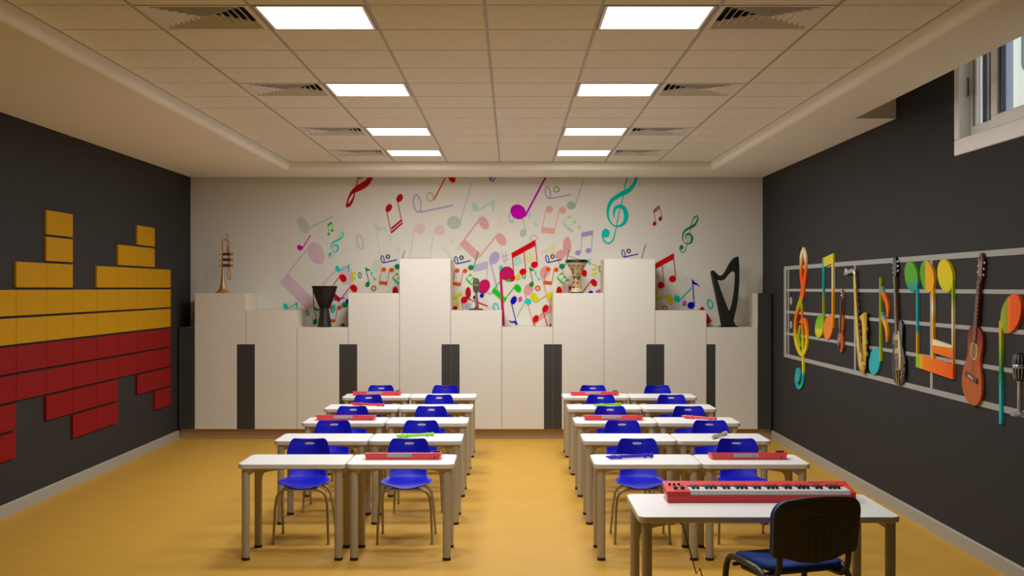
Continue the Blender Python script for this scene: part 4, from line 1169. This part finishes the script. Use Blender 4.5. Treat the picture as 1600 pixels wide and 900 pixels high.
# ------------------------------------------------------------------ recorders
def recorder(label, p0, p1, mt):
    """mouthpiece at p0, foot at p1 (x, y on the table top)"""
    a = Vector((p0[0], p0[1], 0)); b = Vector((p1[0], p1[1], 0)); L = (b-a).length
    t = thing('recorder', label, 'recorder', (p0[0], p0[1], TH_+0.0185), (0, 0, math.atan2(b.y-a.y, b.x-a.x)), 'plastic recorders on the tables')
    s = L
    def pr(l): return [(f*s, 0, z) for f, r, z in l], [r for f, r, z in l]
    p, r = pr([(0.0,0.004,0.006),(0.03,0.008,0.004),(0.08,0.014,0),(0.12,0.0165,0),(0.27,0.0155,0),(0.28,0.018,0),(0.33,0.018,0),(0.335,0.0135,0)])
    q = MB(); q.tube(p, r, 14); h = q.build('head_joint', mt, t, smooth=True)
    q = MB(); q.box(0.155*s, 0.20*s, -0.007, 0.007, 0.012, 0.0165); q.build('window_cut', M_port, h)
    p, r = pr([(0.335,0.0135,0),(0.80,0.0125,0),(0.805,0.0165,0),(0.86,0.0165,0)])
    q = MB(); q.tube(p, r, 14); bd = q.build('body_joint', mt, t, smooth=True)
    for k_ in range(6):
        q = MB(); q.prism([((0.42+0.06*k_)*s+a_, b_, 0.0128) for a_, b_ in ell2d(0, 0, 0.0035, 0.0035, 0, 10)], (0, 0, 0.0012)); q.build('finger_hole', M_port, bd)
    p, r = pr([(0.86,0.0135,0),(0.94,0.0125,0),(0.945,0.0165,0),(0.985,0.0175,0),(1.0,0.016,0)])
    q = MB(); q.tube(p, r, 14); q.build('foot_joint', mt, t, smooth=True)
    return t
M_rblue = mat('recorder_blue_violet', rgb(62, 36, 200), 0.35); M_rgreen = mat('recorder_green', rgb(140, 210, 40), 0.35)
M_rred = mat('recorder_red', rgb(222, 70, 76), 0.35); M_rbeige = mat('recorder_cream', rgb(200, 188, 150), 0.4)
recorder('blue-violet recorder on the front row table of the right block', ((946-800)*9.33/F, 9.30), ((1021-800)*9.36/F, 9.40), M_rblue)
recorder('lime green recorder on the second row table of the left block', (-0.999, 10.61), (-0.684, 10.77), M_rgreen)
recorder('red recorder on the fourth row table of the left block', (-1.775, 13.60), (-1.392, 13.45), M_rred)
recorder('cream recorder lying askew on the second row table of the right block', (1.70, 10.53), (1.88, 10.86), M_rbeige)
recorder('red recorder on the third row table of the right block', (1.681, 12.26), (1.985, 12.03), M_rred)
recorder('lime green recorder on the fourth row table of the right block', (0.885, 13.39), (1.19, 13.54), M_rgreen)

# ------------------------------------------------------------------ teacher's table, cable and chair
tt = table(1.48, 0.785, 0.69, 'large white teacher table nearest the camera on the right', None, 0.09)
tt.name = 'teacher_table'
tt.location = (1.455, 6.97, 0)
t = thing('power_cable', 'thin black zigzag cable hanging under the teacher table', 'cable', (1.02, 7.45, 0))
cp_ = lambda px, py: ((px-800)*7.45/F-1.02, 0, EYE-(py-450)*7.45/F)
q = MB(); q.tube([cp_(1064,797), cp_(1066,818), cp_(1088,896.5), cp_(1093.5,888), cp_(1104,922), cp_(1116,962)], 0.0035, 8); q.build('cord', M_port, t)
q = MB(); q.obox(cp_(1063.5,801), (0.009,0,0), (0,0.009,0), (0,0,0.016)); q.build('plug', M_port, t, bevel=0.003)

t = thing('teacher_chair', 'black-backed office chair with blue seat in front of the teacher table', 'chair', (1.530, 6.844, 0), (0, 0, math.radians(20)))
def flat_tube(q, pts, r, rounds=5):
    q.tube(catmull(pts, rounds), r, 12)
for s in (-1, 1):
    q = MB()
    pts = [(s*0.262, 0.265, 0.012), (s*0.26, 0.245, 0.30), (s*0.258, 0.232, 0.43), (s*0.258, 0.195, 0.49), (s*0.258, 0.13, 0.502), (s*0.258, -0.06, 0.492), (s*0.258, -0.13, 0.478), (s*0.258, -0.185, 0.435), (s*0.26, -0.225, 0.32), (s*0.262, -0.275, 0.012)]
    flat_tube(q, pts, 0.0175); lf = q.build('side_leg_frame', M_cframe, t, smooth=True)
    for yy in (0.265, -0.275):
        q = MB(); q.lathe([(0.021,0),(0.022,0.004),(0.02,0.025)], 14, c=(s*0.262, yy, 0)); q.build('glide', M_port, lf, smooth=True)
    q = MB()
    flat_tube(q, [(s*0.215, 0.12, 0.452), (s*0.215, -0.10, 0.448), (s*0.215, -0.19, 0.452), (s*0.215, -0.235, 0.49), (s*0.215, -0.25, 0.56), (s*0.213, -0.262, 0.66)], 0.0165)
    q.build('back_upright', M_cframe, t, smooth=True)
q = MB()
for yy in (0.16, -0.12):
    q.tube([(-0.258, yy, 0.46), (0.258, yy, 0.46)], 0.011, 10)
q.build('seat_crossbar', M_cframe, t, smooth=True)
q = MB()
pl_ = rrect2d(-0.235, 0.235, -0.205, 0.225, 0.07, 6)
rings = []
for sc_, z in ((0.90, 0.462), (1.0, 0.472), (1.0, 0.492), (0.96, 0.506), (0.8, 0.512), (0.4, 0.508)):
    rings.append([q.bm.verts.new((x*sc_, 0.01+(y-0.01)*sc_, z + (0.022*(x*sc_/0.235)**2 if z > 0.48 else 0.012*(x/0.235)**2))) for x, y in pl_])
for A, B in zip(rings, rings[1:]):
    for j in range(len(A)): q._f([A[j], A[(j+1) % len(A)], B[(j+1) % len(A)], B[j]])
q._f(list(reversed(rings[0]))); q._f(rings[-1])
q.build('seat_cushion', M_fabric, t, smooth=True, subsurf=1)
# backrest: curved plate
def back_y(x, z): return -0.245-(z-0.54)*0.12+0.35*x*x*0.6
def back_pts(inset):
    hw, zb, ztp = 0.27-inset, 0.578+inset, 0.895-inset
    pts = []
    r = 0.085-inset*0.6
    for a in range(0, 91, 15):
        aa = math.radians(a); pts.append((hw-r+r*math.cos(aa), ztp-r+r*math.sin(aa) - 0.012))
    for f in (0.6, 0.3, 0.0, -0.3, -0.6):
        pts.append((f*(hw-r), ztp-0.012*f*f))
    for a in range(90, 181, 15):
        aa = math.radians(a); pts.append((-hw+r+r*math.cos(aa), ztp-r+r*math.sin(aa) - 0.012))
    w2 = hw-0.008
    low = [(-w2, zb+0.012), (-w2+0.012, zb), (-w2*0.72, zb-0.006), (-w2*0.4, zb-0.034), (0, zb-0.046), (w2*0.4, zb-0.034), (w2*0.72, zb-0.006), (w2-0.012, zb), (w2, zb+0.012)]
    return pts + low
def back_plate(name, inset, y_off0, y_off1, mt, parent, bevel):
    o = back_pts(inset)
    q = MB()
    N = 9
    def layer(yo):
        rows = []
        for s_ in [1.0, 0.93, 0.8, 0.6, 0.4, 0.2]:
            rows.append([q.bm.verts.new((x*s_, back_y(x*s_, 0.725+(z-0.725)*s_)+yo, 0.725+(z-0.725)*s_)) for x, z in o])
        return rows
    A, B = layer(y_off0), layer(y_off1)
    n = len(o)
    for Rw in (A, B):
        for a_, b_ in zip(Rw, Rw[1:]):
            for j in range(n): q._f([a_[j], a_[(j+1) % n], b_[(j+1) % n], b_[j]])
        q._f(Rw[-1])
    for j in range(n): q._f([A[0][j], A[0][(j+1) % n], B[0][(j+1) % n], B[0][j]])
    return q.build(name, mt, parent, smooth=True, bevel=bevel)
bs = back_plate('back_shell', 0.0, -0.028, -0.004, M_cback, t, 0.006)
back_plate('back_cushion', 0.006, -0.002, 0.03, M_fabric, t, 0.008)
# raised border and centre ribs moulded into the rear of the shell
q = MB()
def bp3(x, z, o=0.0): return (x, back_y(x, z)-0.028-o, z)
edge = catmull([(-0.195,0.60),(-0.197,0.70),(-0.195,0.80),(-0.178,0.842),(-0.14,0.853),(0.0,0.857),(0.14,0.853),(0.178,0.842),(0.195,0.80),(0.197,0.70),(0.195,0.60)], 5)
q.tube([bp3(x, z) for x, z in edge], 0.0055, 8)
q.build('moulded_border', M_cback, bs, smooth=True)
q = MB()
edge = catmull([(-0.085,0.57),(-0.083,0.70),(-0.08,0.765),(-0.06,0.778),(0.06,0.778),(0.08,0.765),(0.083,0.70),(0.085,0.57)], 5)
q.tube([bp3(x, z) for x, z in edge], 0.005, 8)
q.build('moulded_recess_edge', M_cback, bs, smooth=True)
for x in (-0.045, 0.0, 0.045):
    q = MB(); q.tube([bp3(x, z) for z in (0.56, 0.60, 0.65, 0.70, 0.745, 0.757)], [0.007,0.0085,0.009,0.009,0.0085,0.004], 10); q.build('moulded_rib', M_cback, bs, smooth=True)

# ------------------------------------------------------------------ daylight, camera, view
w = bpy.data.worlds.new('World'); SC.world = w; w.use_nodes = True
bg = w.node_tree.nodes['Background']
bg.inputs[0].default_value = (0.95, 0.97, 1.0, 1)
bg.inputs[1].default_value = 1.6
cam = bpy.data.cameras.new('camera'); co = bpy.data.objects.new('camera', cam); COL.objects.link(co)
co.location = (0, 0, EYE); co.rotation_euler = (PI/2, 0, 0)
cam.sensor_width = 36; cam.lens = 36*F/1600; cam.clip_end = 200
SC.camera = co
vs = SC.view_settings
SC.display_settings.display_device = 'sRGB'
vs.view_transform = 'Standard'; vs.look = 'None'; vs.gamma = 1; vs.use_curve_mapping = False
vs.exposure = 0.0
